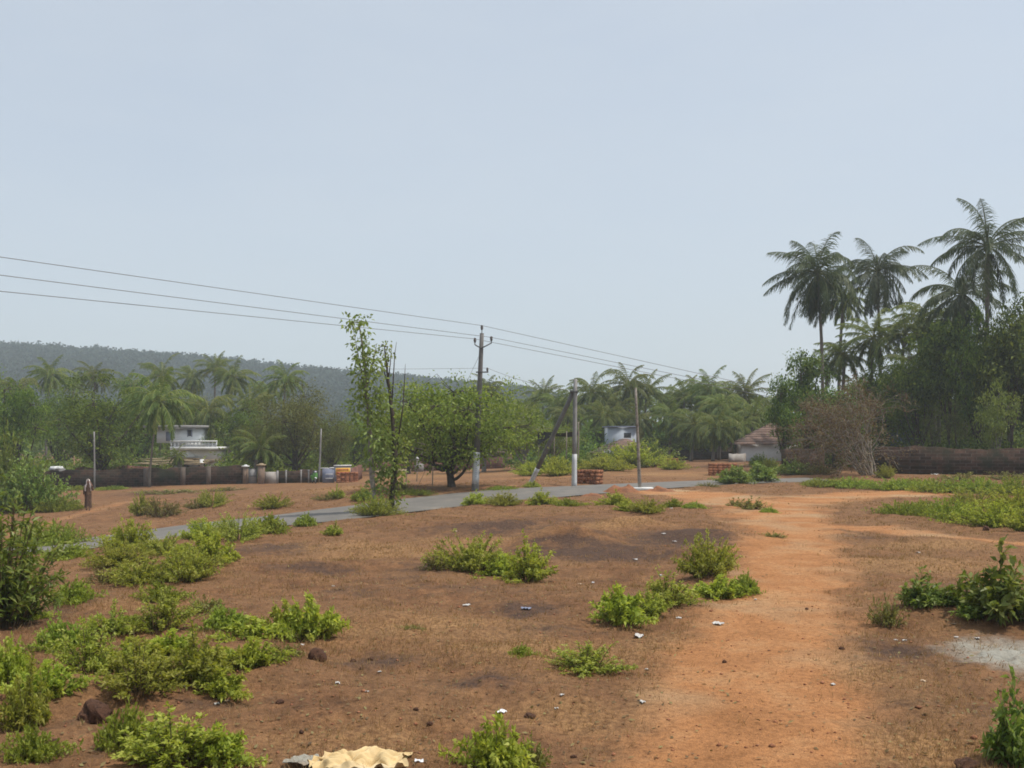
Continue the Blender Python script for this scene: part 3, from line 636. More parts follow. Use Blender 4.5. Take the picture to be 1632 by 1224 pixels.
MB().box((0, 0, .35), (.9, .5, 1.0)).build('plinth', M['grey'], t); MB().box((-.1, 0, 1.15), (.36, .36, .75)).build('shaft', M['white'], t); MB().box((-.1, 0, 1.58), (.3, .3, .12), taper=.4).build('cap', M['white'], t)

def brick_stack(px, py, w, d, h, rz, label, seed, bl=.34, bh=.17, neat=.012):
    p = G(px, py); rng = np.random.default_rng(seed); mb = MB(); nx, ny, nz = max(1, round(w/bl)), max(1, round(d/.2)), max(1, round(h/bh))
    for k in range(nz):
        for i in range(nx):
            for j in range(ny):
                if 0 < i < nx-1 and 0 < j < ny-1 and k < nz-1: continue
                if k == nz-1 and rng.random() < .12: continue
                mb.box(((i-(nx-1)/2)*w/nx+rng.normal(0, neat), (j-(ny-1)/2)*d/ny+rng.normal(0, neat), (k+.5)*bh), (w/nx-.018, d/ny-.010, bh-.006), rng.normal(0, .025), rng.random())
    o = mb.build('brick_stack', M['laterite']); o.location = (p.x, p.y+d/2, p.z-.03); o.rotation_euler[2] = rz
    tag(o, label, 'brick stack', 'stacks of laterite bricks')
brick_stack(941, 771, 1.3, .8, .84, -.5, 'orange laterite brick stack beside the pole with the leaning brace', 1, .17, .2, .02)
brick_stack(1154, 758, 1.9, .9, .85, -.25, 'red laterite brick stack half hidden by the roadside shrubs', 2)
brick_stack(1064, 743, 1.9, .8, .62, -.1, 'small far laterite brick stack before the dark garden wall', 3)
brick_stack(552, 769, 1.75, 1.0, .84, .12, 'weathered brown brick stack below the lettered sign wall', 4)

# white two-storey house
Y = 100.0; k = Y/FPX
def hx(px): return (px-816)*k
def hz(py): return CAMH+(HZ-py)*k
t = thing('white_house', 'white two-storey house with flat roof among palms behind the dark wall', 'house')
zb = H(hx(300), Y)-.3
def hbox(mb, xa, xb, ya, yb, y0, y1): return mb.box((hx((xa+xb)/2), (y0+y1)/2, (hz(ya)+hz(yb))/2), (hx(xb)-hx(xa), y1-y0, abs(hz(ya)-hz(yb))))
hbox(MB(), 243, 314, 682, 706, Y+1.2, Y+4.4).build('upper_storey', M['plaster'], t)
hbox(MB(), 226, 320, 677.6, 681.9, Y+.3, Y+4.8).build('roof_slab', M['grey'], t)
w = hbox(MB(), 294, 299, 685.5, 695, Y+1.13, Y+1.19).build('window', M['glass'], t); fr = MB()
hbox(fr, 292.6, 293.9, 684.3, 696.2, Y+1.1, Y+1.19); hbox(fr, 299.1, 300.4, 684.3, 696.2, Y+1.1, Y+1.19); hbox(fr, 294, 299, 684.3, 685.4, Y+1.1, Y+1.19); fr.build('frame', M['bluegrey'], w)
hbox(MB(), 258, 267, 688, 703, Y+1.13, Y+1.19).build('door', M['bluegrey'], t)
lw_ = MB(); hbox(lw_, 276, 346, 716.5, 735, Y-.8, Y+3); lw_.box((hx(310), Y+1.2, (hz(735)+zb)/2), (hx(342)-hx(278), 3.4, abs(hz(735)-zb))); lw_.build('lower_storey', M['white'], t)
pr = MB(); hbox(pr, 279, 352, 702, 704.2, Y-1.4, Y-1.15); hbox(pr, 279, 352, 712, 716.3, Y-1.5, Y+2.9)
for q_ in np.linspace(280, 351, 13): hbox(pr, q_-.8, q_+.8, 704.3, 711.9, Y-1.35, Y-1.2)
hbox(pr, 281.5, 349.5, 706, 711.9, Y-1.18, Y-1.1)
pr.build('parapet', M['white'], t)
gb = MB(); gb.add([(hx(292), Y-1.0, hz(729)), (hx(318), Y-1.0, hz(729)), (hx(305), Y-1.0, hz(717.5)), (hx(292), Y-.82, hz(729)), (hx(318), Y-.82, hz(729)), (hx(305), Y-.82, hz(717.5))], [[0,1,4,3],[1,2,5,4],[2,0,3,5]], [[0,2,1],[3,4,5]]); gb.build('gable', M['plaster'], t)
for px_ in (337.5,): MB().box((hx(px_), Y-3.2, (hz(731)+zb)/2), (.3, .3, hz(731)-zb)).build('column', M['white'], t)
for px_ in (326, 300): hbox(MB(), px_-5, px_+5, 738, 748, Y-.92, Y-.83).build('window', M['glass'], t)
rng = np.random.default_rng(2); aw = MB()
for i in range(60):
    a0 = rng.uniform(236, 356); y0 = Y-3.9+rng.random()*3.0; zz = hz(728)-.12-(Y-.9-y0)*.17+rng.normal(0, .05)
    aw.box((hx(a0), y0, zz), (rng.uniform(.7, 1.7), .5, .04), rng.normal(0, .25), rng.random())
aw.build('awning', M['thatch'], t)
x = (92-816)/FPX*92; t = thing('small_shed', 'small whitish shed roof peeping over the dark wall at far left', 'shed', (x, 92, H(x, 92)))
MB().box((0, 0, .6), (.9, 1.2, 1.9)).build('walls', M['grey'], t); MB().box((-.1, 0, 1.62), (.9, 1.4, .28), taper=.7).build('roof', M['white'], t)
ground_wall([(120,90),(240,90)], 1.65, .25, M['redwall'], 'house_wall', 'reddish outbuilding wall under the big mango tree', seed=14)

def tiled_house(px0, px1, py_e, py_r, Y, depth, label, wallm, roofm, rz=0, ov=.6, wins=()):
    xa, xb = (px0-816)/FPX*Y, (px1-816)/FPX*Y; xc = (xa+xb)/2; w = xb-xa; z0 = H(xc, Y)-.3; ze = CAMH+(HZ-py_e)/FPX*Y; zr = CAMH+(HZ-py_r)/FPX*Y
    t = thing('tiled_house', label, 'house', (xc, Y, z0), rz); h = ze-z0
    MB().box((0, depth/2, h/2), (w, depth, h)).build('walls', wallm, t)
    A, B = w/2+ov, depth/2+ov; e = h-.12; rdg = zr-z0; rl = max(.2, w/2-depth/2)
    mb = MB(); n = 9   # hipped roof built in overlapping tile courses
    def ring(s): return np.array([[-A+(A-rl)*s, depth/2-B*(1-s)], [A-(A-rl)*s, depth/2-B*(1-s)], [A-(A-rl)*s, depth/2+B*(1-s)], [-A+(A-rl)*s, depth/2+B*(1-s)]])
    for i in range(n):
        s0, s1 = i/n, (i+1)/n; r0, r1 = ring(s0), ring(s1); za, zb_ = e+(rdg-e)*s0+.05, e+(rdg-e)*s1
        for a in range(4):
            b = (a+1) % 4; mb.add([(*r0[a], za), (*r0[b], za), (*r1[b], zb_), (*r1[a], zb_), (*r0[a], za-.07), (*r0[b], za-.07)], [[0,1,2,3],[0,4,5,1]], var=random.random())
    mb.add([(*c, e-.03) for c in ring(0)], [[0,3,2,1]]); mb.build('roof', roofm, t)
    for (u, v_, ww, hh, kind) in wins:
        MB().box((u*w, -.03, v_*h), (ww, .06, hh)).build(kind, M['dark'], t)
    return t
random.seed(4)
tiled_house(1184, 1290, 706, 674, 95, 6.0, 'white-walled house with brown tiled hip roof left of the dark tree', M['white'], M['tile'], -.12, .75, [(.28,.5,.9,1.1,'window')])
x = (1172-816)/FPX*93; ground_wall([(1162,92.5),(1188,93)], .7, .2, M['limewash'], 'garden_wall', 'low whitewashed wall stub at the corner of the tiled house', seed=15)
tiled_house(962, 1050, 721, 699, 93, 6.5, 'brown tile-roofed cottage behind the green thicket in the palm belt', M['redwall'], M['tile'], .08, .6, [(-.2,.5,.8,1.0,'window')])
x = (992-816)/FPX*100.5; t = thing('blue_house', 'blue grey upper wall of a flat-roofed house above the cottage roof', 'house', (x, 100.5, H(x, 100.5)))
zt = CAMH+(HZ-681)/FPX*100.5-H(x, 100.5); MB().box((0, 2, zt/2), (2.9, 4, zt)).build('walls', M['palegrey'], t); MB().box((0, 2, zt+.06), (3.3, 4.5, .12)).build('roof_slab', M['bluegrey'], t); MB().box((.5, -.03, zt-.8), (.7, .06, .5)).build('window', M['glass'], t)
tiled_house(690, 800, 720, 694, 116, 6, 'dim reddish house with long eave behind the cashew tree and low wall', M['redwall'], M['tile'], 0, .7, [(.2,.45,1.0,1.1,'window')])
tiled_house(1052, 1085, 716, 704, 122, 4, 'tiny pink-roofed hut in the shade between the palms', M['redwall'], M['tile'], 0, .5)
x = (1452-816)/FPX*80; t = thing('outbuilding', 'pale blue shed wall glimpsed behind the dry brown bush', 'shed', (x, 80, H(x, 80)))
MB().box((0, 1, 1.35), (2.0, 2, 3.1)).build('walls', M['bluegrey'], t); MB().box((.1, 1, 2.98), (2.6, 2.6, .12)).build('roof', M['tile'], t)
# shade-cloth shelter behind the leaning brace
Y = 88; xa, xb = (857-816)/FPX*Y, (922-816)/FPX*Y; z0 = H((xa+xb)/2, Y); t = thing('cloth_shelter', 'dark shade-cloth shelter on thin posts behind the leaning brace pole', 'shelter', ((xa+xb)/2, Y, z0))
zt = CAMH+(HZ-688)/FPX*Y-z0; w = xb-xa
n = 9; v = []; 
for i in range(n+1):
    for j in range(4): u = i/n; v.append((-w/2+u*w, j*.9, zt-.10*math.sin(u*math.pi)-.12*j+.05*math.sin(u*9+j)))
mb = MB(); mb.add(v, [[i*4+j, (i+1)*4+j, (i+1)*4+j+1, i*4+j+1] for i in range(n) for j in range(3)])
v = []
for i in range(6):
    u = i/5
    for j in range(4): v.append((-w/2+u*w*.36, -.04-.03*math.sin(i*2+j), zt-.03-j/3*(1.15*(1-.72*u))))
mb.add(v, [[i*4+j, i*4+j+1, (i+1)*4+j+1, (i+1)*4+j] for i in range(5) for j in range(3)]); mb.build('cloth', M['dark'], t)
for u in (-.48, -.1, .2, .5):
    MB().tube([(u*w, .02, -.3), (u*w+.03, .02, zt+.05)], .045, 6).build('post', M['twig'], t)
x = (973-816)/FPX*92; t = thing('washing', 'white sheet hung to dry below the cottage in the palm belt', 'laundry', (x, 92, H(x, 92)))
z1 = CAMH+(HZ-717)/FPX*92-H(x, 92); v = [(-.6+i*.2, .03*math.sin(i*1.7+j), z1-j*.12+.03*math.sin(i)) for i in range(7) for j in range(4)]
MB().add(v, [[i*4+j, i*4+j+1, i*4+j+5, i*4+j+4] for i in range(6) for j in range(3)]).build('cloth', M['plaster'], t)
for s in (-1, 1): MB().tube([(s*.65, .05, -.3), (s*.65, .05, z1+.1)], .03, 5).build('post', M['twig'], t)
x = (813-816)/FPX*99; t = thing('washing', 'pink cloth hung on a thin pole at the end of the reddish wall', 'laundry', (x, 99, H(x, 99)))
M['pink'] = mat_rough('pink_cloth', (.36,.20,.22,1), (.46,.28,.30,1), 6, 0)
z1 = CAMH+(HZ-724)/FPX*99-H(x, 99); v = [(-.25+i*.12, .03*math.sin(i*1.7+j), z1-j*.16) for i in range(5) for j in range(4)]
MB().add(v, [[i*4+j, i*4+j+1, i*4+j+5, i*4+j+4] for i in range(4) for j in range(3)]).build('cloth', M['pink'], t)
MB().tube([(-.3, .05, -.3), (-.3, .05, z1+.15)], .03, 5).build('post', M['twig'], t)

# ------------------------------------------------------------------ utility poles and wires
def pole_shaft(mb, b, tp, r0, r1, mat=None, square=True, z0=0., z1=1.):
    b, tp = np.array(b), np.array(tp); p = [b+(tp-b)*s for s in np.linspace(z0, z1, 6)]; return mb.tube(p, np.linspace(r0+(r1-r0)*z0, r0+(r1-r0)*z1, 6), 4 if square else 8)
Yp = 50.0; base = G(757, 781); base = Vector(((757-816)/FPX*Yp, Yp, H((757-816)/FPX*Yp, Yp))); top = PX(768, 531, Yp)
t = thing('utility_pole', 'tall concrete power pole with forked crossarm and white-painted band', 'utility pole', base)
L3 = lambda px, py, dy=0: np.array(PX(px, py, Yp)-base)+np.array([0, dy, 0])
b0, t0 = np.array([0, 0, -.2]), np.array(top-base); at_ = lambda s: b0+(t0-b0)*s
pole_shaft(MB(), b0, t0, .19, .105, z0=.26, z1=1).build('shaft', M['polecon'], t)
pole_shaft(MB(), b0, t0, .195, .11, z0=.065, z1=.26).build('painted_band', M['polewhite'], t)
pole_shaft(MB(), b0, t0, .195, .11, z0=0, z1=.065).build('foot', M['polecon'], t)
lm = MB(); rng = np.random.default_rng(4)
for i in range(11):
    s = .235-.0125*i; c = at_(s); rr = (.195+(.11-.195)*s)*.72
    lm.box((c[0], c[1]-rr-.012, c[2]), (.07*rng.uniform(.6, 1.1), .012, .055*rng.uniform(.5, 1)), 0)
lm.build('lettering', M['bluegrey'], t)
j = at_(.905); tips = [np.array([L3(757, 549)[0], -.06, L3(757, 549)[2]]), np.array([L3(783, 546)[0], .10, L3(783, 546)[2]])]
fk = MB()
for tp_ in tips: fk.tube([j+np.array([0, -.1, 0]), j*.35+tp_*.65+np.array([0, -.1, -.02]), tp_+np.array([0, -.05, -.02]), tp_+np.array([0, -.03, .1])], .03, 6)
fk.build('crossarm', M['iron'], t)
def insulator(c, par, s=1.0):
    th = np.array([0, .05, .06, .12, .13, .20, .24])*s; MB().tube([c+np.array([0, 0, z]) for z in th], np.array([.035, .07, .05, .085, .055, .075, .03])*s, 10).build('insulator', M['porcelain'], par)
for tp_ in tips: insulator(tp_+np.array([0, -.03, .08]), t)
MB().tube([t0-np.array([0, 0, .5]), t0+np.array([.0, 0, .28])], .022, 6).build('top_pin', M['iron'], t); insulator(t0+np.array([0, 0, .16]), t)
c = at_(.757); MB().box((c[0]+.1, c[1]-.13, c[2]), (.62, .06, .06)).build('lower_arm', M['iron'], t); insulator(c+np.array([.36, -.13, .03]), t, .8)
W_ATT = [base+Vector(tips[0])+Vector((0, 0, .27)), base+Vector(tips[1])+Vector((0, 0, .27)), base+Vector(t0)+Vector((0, 0, .38)), base+Vector(c)+Vector((.36, -.13, .2))]

def small_pole(px, py, ptx, pty, Y, r0, r1, label, mat, white_to=None, name='utility_pole', cat='utility pole', square=True, dY=0):
    x = (px-816)/FPX*Y; z = H(x, Y); b = Vector((x, Y, z)); tp = PX(ptx, pty, Y+dY)-b; t = thing(name, label, cat, b)
    s = 0 if white_to is None else white_to
    pole_shaft(MB(), (0, 0, -.2), tp, r0, r1, square=square, z0=s, z1=1).build('shaft', mat, t)
    if white_to: pole_shaft(MB(), (0, 0, -.2), tp, r0*1.03, r1, square=square, z0=0, z1=s).build('painted_band', M['polewhite'], t)
    return t, b, np.array(tp)
t, b, tp = small_pole(915, 773, 917, 604, 54, .15, .105, 'concrete pole with white lower half propped by a leaning brace', M['grey'], .32)
bz = np.array(PX(843, 763, 55.5)-b); bz[2] = H(b.x+bz[0], 55.5)-b.z-.2; bt = np.array(PX(914, 624, 54)-b)+np.array([0, .12, 0])
pb = pole_shaft(MB(), bz, bt, .13, .12, z0=.2, z1=1).build('brace_pole', M['polecon'], t); pole_shaft(MB(), bz, bt, .135, .12, z0=0, z1=.2).build('painted_band', M['polewhite'], pb)
MB().box((bt[0]+.03, bt[1]-.02, bt[2]), (.42, .4, .12)).build('clamp', M['iron'], t)
small_pole(921, 722, 922, 672, 80, .06, .05, 'thin wooden stake behind the propped concrete pole', M['twig'], None, 'wooden_stake', 'stake', False)
t, b, tp = small_pole(1020, 779, 1013, 618, 52, .10, .06, 'slim bare leaning pole on a white base by the red dirt mound', M['palebark'], None, square=False)
mb = MB(); mb.box((0, -.1, .03), (1.35, .5, .09), .05, taper=.93); mb.build('base_slab', M['white'], t)
small_pole(151, 776, 150, 688, 82, .07, .06, 'thin grey pole standing against the long dark wall', M['grey'], None, 'wooden_pole', 'pole', False)
small_pole(508, 760, 512, 683, 83.4, .09, .06, 'thin grey pole rising behind the green scooter', M['grey'], None, 'wooden_pole', 'pole', False)
for px, py, pt, Y, lab in ((647,770,750,58,'weathered fence stake left of the broad cashew trunk, farther one'),(689,778,742,55,'weathered fence stake close to the broad cashew trunk'),(664,764,752,64,'short thin leaning stake between the two fence stakes')):
    small_pole(px, py, px+1, pt, Y, .035, .03, lab, M['twig'], None, 'fence_stake', 'stake', False)
def wire(name, label, pts, sag, r=.0115, group=None, cat='power line'):
    P = []
    for a, b_ in zip(pts[:-1], pts[1:]):
        for u in np.linspace(0, 1, 15)[(1 if P else 0):]:
            q = Vector(a).lerp(Vector(b_), u); q.z -= sag*4*u*(1-u); P.append(q)
    rr_ = np.full(len(P), r)
    if len(pts) > 2: rr_[14:] = r*np.linspace(1, 1.9, len(P)-14)
    o = MB().tube(np.array(P), rr_, 4).build(name, M['wire']); tag(o, label, cat, group)
GW = 'wires on the tall power pole'
# to the left, the wires climb towards a pole beyond the frame and nearer the road
wire('power_line', 'uppermost wire from the top pin of the tall pole, both spans', [PX(-200, 381, 27.5), W_ATT[2], PX(1262, 628, 92)], .0, group=GW)
wire('power_line', 'middle wire passing over the right insulator of the forked crossarm', [PX(-200, 413, 27.5), W_ATT[1], PX(1252, 632, 92)], .0, group=GW)
wire('power_line', 'lowest of three main wires, over the left insulator of the crossarm', [PX(-200, 444, 27.5), W_ATT[0], PX(1240, 635, 92)], .0, group=GW)
wire('power_line', 'thin faint wire from the small lower arm of the tall pole', [PX(360, 583, 95), W_ATT[3], PX(905, 622, 54.5)], .15, .008, group=GW)
a = PX(764, 566, Yp); gpt = Vector((PX(664, 770, 52).x, 52, H(PX(664, 770, 52).x, 52)))
t = thing('stay_wire', 'thin slanting stay wire with egg insulator left of the tall pole', 'stay wire', gpt)
pv = np.array(a-gpt); MB().tube([pv*0, pv*.35, pv*.7, pv], .009, 4).build('cable', M['wire'], t); c = pv*.735
MB().tube([c-pv*.012, c-pv*.006, c, c+pv*.006, c+pv*.012], [.03, .08, .09, .08, .03], 8).build('insulator', M['porcelain'], t)

# ------------------------------------------------------------------ green scooter
def scooter():
    Y = 83; x = (502.5-816)/FPX*Y; t = thing('motor_scooter', 'bright green motor scooter parked by the low dark wall', 'scooter', (x, Y-.5, H(x, Y-.5)), R(24)); t.scale = (.92, .92, .95)
    M['green'] = mat_rough('green_paint', (.09,.24,.05,1), (.13,.32,.08,1), 4, 0, .3); M['rubber'] = mat_rough('rubber', (.012,.012,.012,1), (.03,.03,.03,1), 9, 0)
    def wheel(y):
        th = np.linspace(0, 2*math.pi, 21); w = MB().tube([(0, y+.2*math.cos(a_), .25+.2*math.sin(a_)) for a_ in th], .05, 8).build('wheel', M['rubber'], t)
        MB().tube([(-.03, y, .25), (.03, y, .25)], .15, 14).build('rim', M['polewhite'], w)
    wheel(-.62); wheel(.6)
    # front faces -Y: apron, footboard, rear body as lofted sections
    def loft(sec, name, mat):
        mb = MB(); v = []; k = 10
        for (y, z, w_, h) in sec:
            for i in range(k): a_ = i*2*math.pi/k; v.append((w_*math.copysign(abs(math.cos(a_))**.7, math.cos(a_)), y, z+h*math.copysign(abs(math.sin(a_))**.7, math.sin(a_))))
        n = len(sec); q = [[i*k+j_, i*k+(j_+1) % k, (i+1)*k+(j_+1) % k, (i+1)*k+j_] for i in range(n-1) for j_ in range(k)]
        mb.add(v, q, [[0, m_+1, m_] for m_ in range(1, k-1)]+[[(n-1)*k, (n-1)*k+m_, (n-1)*k+m_+1] for m_ in range(1, k-1)]); return mb.build(name, mat, t, True)
    loft([(-.52, .68, .08, .26), (-.46, .66, .22, .34), (-.40, .62, .24, .34), (-.36, .6, .2, .3)], 'front_apron', M['green'])
    loft([(-.85, .44, .03, .03), (-.70, .49, .09, .05), (-.5, .49, .09, .06), (-.42, .45, .05, .05)], 'front_fender', M['polewhite'])
    loft([(-.4, .33, .16, .05), (0, .33, .17, .05), (.2, .36, .2, .06)], 'footboard', M['green'])
    loft([(.05, .5, .12, .16), (.2, .52, .21, .2), (.55, .56, .22, .18), (.82, .6, .1, .08)], 'rear_body', M['green'])
    loft([(.0, .76, .12, .04), (.2, .77, .15, .06), (.6, .78, .14, .06), (.8, .8, .08, .04)], 'seat', M['rubber'])
    loft([(-.56, 1.0, .05, .05), (-.5, 1.0, .13, .09), (-.38, 1.02, .08, .06)], 'headset', M['bluegrey'])
    MB().tube([(-.34, -.38, 1.02), (-.15, -.45, 1.05), (.15, -.45, 1.05), (.34, -.38, 1.02)], .02, 6).build('handlebar', M['iron'], t)
    for s in (-1, 1):
        m_ = MB().tube([(s*.25, -.43, 1.04), (s*.3, -.45, 1.2)], .012, 5); m_.box((s*.31, -.45, 1.25), (.13, .03, .09)); m_.build('mirror', M['iron'], t)
    MB().tube([(0, -.62, 1.0), (0, -.56, 1.0)], .07, 12).build('headlight', M['plastic'], t)
    MB().tube([(.1, .1, .3), (.22, .12, .0)], .015, 5).build('stand', M['iron'], t)
scooter()

# ------------------------------------------------------------------ the walking woman
def woman():
    Y = 56.0; x = (140.5-816)/FPX*Y; b = Vector((x, Y, H(x, Y)+.0))
    t = thing('person', 'person in long brown patterned dress and pale headscarf walking on red earth', 'person', b, R(200)); t.scale = (.92, .92, 1.04)
    m, nt, out = new_mat('skin'); p = N(nt, 'ShaderNodeBsdfPrincipled', inp={'Base Color': (.26,.13,.08,1), 'Roughness': .6}); nt.links.new(p.outputs[0], out.inputs[0])
    J = [((0,0,.88),.12),((0,0,1.05),.11),((0,.01,1.25),.13),((0,.01,1.36),.06),((0,.02,1.42),.05),((0,.03,1.49),.085),((0,.03,1.57),.08),
         ((-.16,.01,1.31),.05),((-.27,.04,1.10),.04),((-.22,.14,1.33),.032),((-.13,.13,1.50),.028),((-.10,.13,1.57),.02),
         ((.16,.01,1.31),.05),((.22,-.04,1.05),.04),((.22,.06,.82),.032),((.22,.09,.74),.026),
         ((-.09,.0,.84),.085),((-.09,.13,.46),.06),((-.09,.11,.09),.04),((-.09,.24,.04),.035),
         ((.09,0,.84),.085),((.09,-.06,.46),.06),((.09,-.20,.10),.04),((.09,-.09,.04),.035)]
    E = [(0,1),(1,2),(2,3),(3,4),(4,5),(5,6),(2,7),(7,8),(8,9),(9,10),(10,11),(2,12),(12,13),(13,14),(14,15),(0,16),(16,17),(17,18),(18,19),(0,20),(20,21),(21,22),(22,23)]
    me = bpy.data.meshes.new('body'); me.from_pydata([j_[0] for j_ in J], E, []); o = bpy.data.objects.new('body', me); COL.objects.link(o); o.parent = t; me.materials.append(m)
    sk = o.modifiers.new('skin', 'SKIN'); o.modifiers.new('sub', 'SUBSURF').render_levels = 1; sk.use_smooth_shade = True
    for i, (_, r) in enumerate(J): me.skin_vertices[0].data[i].radius = (r, r)
    me.skin_vertices[0].data[0].use_root = True
    M['dress'] = mat_rough('brown_print', (.035,.02,.015,1), (.11,.062,.038,1), 14, .1, c3=(.20,.13,.08,1)); M['scarf'] = mat_rough('pale_scarf', (.55,.48,.44,1), (.72,.66,.62,1), 16, .1, c3=(.45,.30,.26,1))
    def cloth(sec, name, mat, k=22, fold=.0, seed=0):
        mb = MB(); v = []
        for s_, (z, cx, cy_, rx, ry) in enumerate(sec):
            for i in range(k): a_ = i*2*math.pi/k; f = 1+fold*(1-s_/len(sec))*math.sin(a_*6+seed+.3*s_); v.append((cx+rx*f*math.cos(a_), cy_+ry*f*math.sin(a_), z))
        n = len(sec); q = [[i*k+j_, i*k+(j_+1) % k, (i+1)*k+(j_+1) % k, (i+1)*k+j_] for i in range(n-1) for j_ in range(k)]
        return mb.add(v, q, [[(n-1)*k, (n-1)*k+m_, (n-1)*k+m_+1] for m_ in range(1, k-1)]).build(name, mat, t, True)
    cloth([(.13,0,.02,.20,.27),(.3,0,.02,.19,.23),(.6,0,.02,.185,.18),(.85,0,0,.19,.16),(1.0,0,0,.165,.145),(1.2,0,.01,.19,.15),(1.32,0,.01,.17,.12),(1.38,0,.01,.08,.08)], 'dress', M['dress'], 28, .09)
    for pts, r in (([(-.14,.01,1.32),(-.27,.04,1.10),(-.225,.13,1.30)], [.08,.065,.055]), ([(.14,.01,1.32),(.22,-.04,1.05),(.22,.05,.86)], [.08,.065,.06])):
        MB().tube(pts, r, 10).build('sleeve', M['dress'], t, True)
    # scarf: open at the face (+Y), falling over shoulders and back
    mb = MB(); sec = [(1.02,-.03,.20,.15),(1.18,-.02,.215,.165),(1.31,0,.20,.15),(1.38,.01,.13,.125),(1.46,.015,.112,.125),(1.55,.02,.112,.125),(1.63,.02,.09,.10),(1.675,.02,.03,.04)]; v = []; k = 20
    for s_, (z, cy_, rx, ry) in enumerate(sec):
        for i in range(k+1): a_ = R(118)+i/k*R(304); v.append((rx*1.04*math.cos(a_), cy_+ry*1.04*math.sin(a_), z))
    mb.add(v, [[i*(k+1)+j_, i*(k+1)+j_+1, (i+1)*(k+1)+j_+1, (i+1)*(k+1)+j_] for i in range(len(sec)-1) for j_ in range(k)]).build('headscarf', M['scarf'], t, True)
    for s in (-1, 1): MB().box((s*.032, .112, 1.545), (.024, .012, .011)).build('eye', M['dark'], t)
    MB().tube([(0, .108, 1.55), (0, .128, 1.515), (0, .11, 1.505)], [.008, .013, .01], 6).build('nose', m, t)
    MB().box((0, .108, 1.475), (.045, .012, .01)).build('mouth', M['signred'], t)
    for s, y_ in ((-1, .2), (1, -.12)): MB().tube([(s*.09, y_-.12, .02), (s*.09, y_+.0, .03), (s*.09, y_+.1, .02)], [.035, .042, .03], 8).build('sandal', M['porcelain'], t)
woman()

# ------------------------------------------------------------------ palms
CR = [palm_crown(11+i, nf+10, 3.9, 46, .06, .82, M['palm'], (-.10-.05*i % .2, 0), 78, lo, be) for i, (nf, lo, be) in enumerate([(24,-50,1.0),(20,-35,1.1),(26,-60,.9),(22,-40,1.2),(18,-20,.8)])]
TR = [palm_trunk(3+i, o) for i, o in enumerate([(.5,.1),(-.6,.2),(.15,-.2)])]
HCR = [palm_crown(41, 44, 4.5, 64, .044, 1.15, M['palm_near'], (-.26,0), 86, -74, 1.0), palm_crown(43, 34, 4.4, 64, .044, 1.15, M['palm_near'], (-.24,0), 84, -62, 1.0), palm_crown(47, 30, 4.9, 66, .042, 1.15, M['palm_near'], (-.12,.0), 82, -48, .92), palm_crown(51, 38, 4.4, 58, .046, 1.15, M['palm_near'], (-.2,0), 76, -70, 1.1)]
rngp = np.random.default_rng(77)
def palm(px, py, Y, label, group, ci=None, s=1.0, bpx=None, hero=None, rz=None, thick=1.0):
    if hero is None and Y > 88: py += 9
    c = PX(px, py, Y); k = int(rngp.integers(0, 3)); me, off = TR[k]
    if bpx is not None:
        xb = (bpx-816)/FPX*Y; zb = H(xb, Y); me, off = palm_trunk(int(px), (c.x-xb, 0.0), .12*thick)
    else:
        xb, zb = c.x-off[0], H(c.x-off[0], Y)
    h = c.z-zb; t = thing('coconut_palm', label, 'palm', (xb, Y-off[1], zb), 0, group)
    inst('trunk', me, t, sc=(1, 1, h/10.0))
    cm = HCR[hero] if hero is not None else CR[int(rngp.integers(0, 5)) if ci is None else ci]
    s *= 1.04 if hero is not None else (.9 if Y > 100 else 1.0); inst('crown', cm, t, (off[0], off[1], h), rngp.uniform(-.5, .5) if rz is None else rz, (s, s, s)); return t
GL, GC, GR = 'coconut palms behind the white house', 'coconut palms of the belt behind the laterite stacks', 'coconut palms rising over the dark trees'
for a in [(80,588,128,'coconut palm rising above the big mango tree against the hill, farther from the house',0,1.0),(151,592,140,'coconut palm poking up above the round top of the big mango tree',1,.95),
          (258,592,125,'coconut palm whose crown stands straight above the white house roof slab',2,1.1),(332,648,104,'large low palm with pale arching fronds beside the white house parapet',3,1.15),
          (372,592,130,'coconut palm breaking the hill ridge right of the white house',0,1.1),(398,640,108,'mid-height palm between white house and the olive bushy tree',4,1.05),
          (456,597,125,'coconut palm standing out above the olive bushy tree',1,1.05),(306,592,150,'small hazy palm crown between the two palms above the white house',2,1.0),
          (343,578,150,'hazy palm top against the hill right of the white house window',4,1.0),(482,648,128,'palm half hidden in the right shoulder of the olive tree',0,.9),
          (28,612,118,'coconut palm behind the dark tree at the far left edge',3,1.0),(204,605,150,'hazy palm just left of the white house, over the mango shoulder',0,.95),
          (118,604,155,'faint palm crown between two palms over the mango tree',4,.95),(426,615,140,'hazy palm left of the palm above the olive tree',3,1.0),
          (232,640,118,'low palm tucked behind the left end of the house roof',1,1.0)]:
    palm(a[0], a[1], a[2], a[3], GL, a[4], a[5])
palm(259, 640, 83, 'slender leaning palm whose thin trunk crosses before the dark wall and house', GL, 0, .98, 238, thick=.75)
palm(282, 726, 86.5, 'dwarf palm with dead hanging fronds by the white house awning', GL, 2, .34)
palm(415, 715, 87, 'young trunkless palm between the olive tree and capped gate pillar', GL, 4, .75)
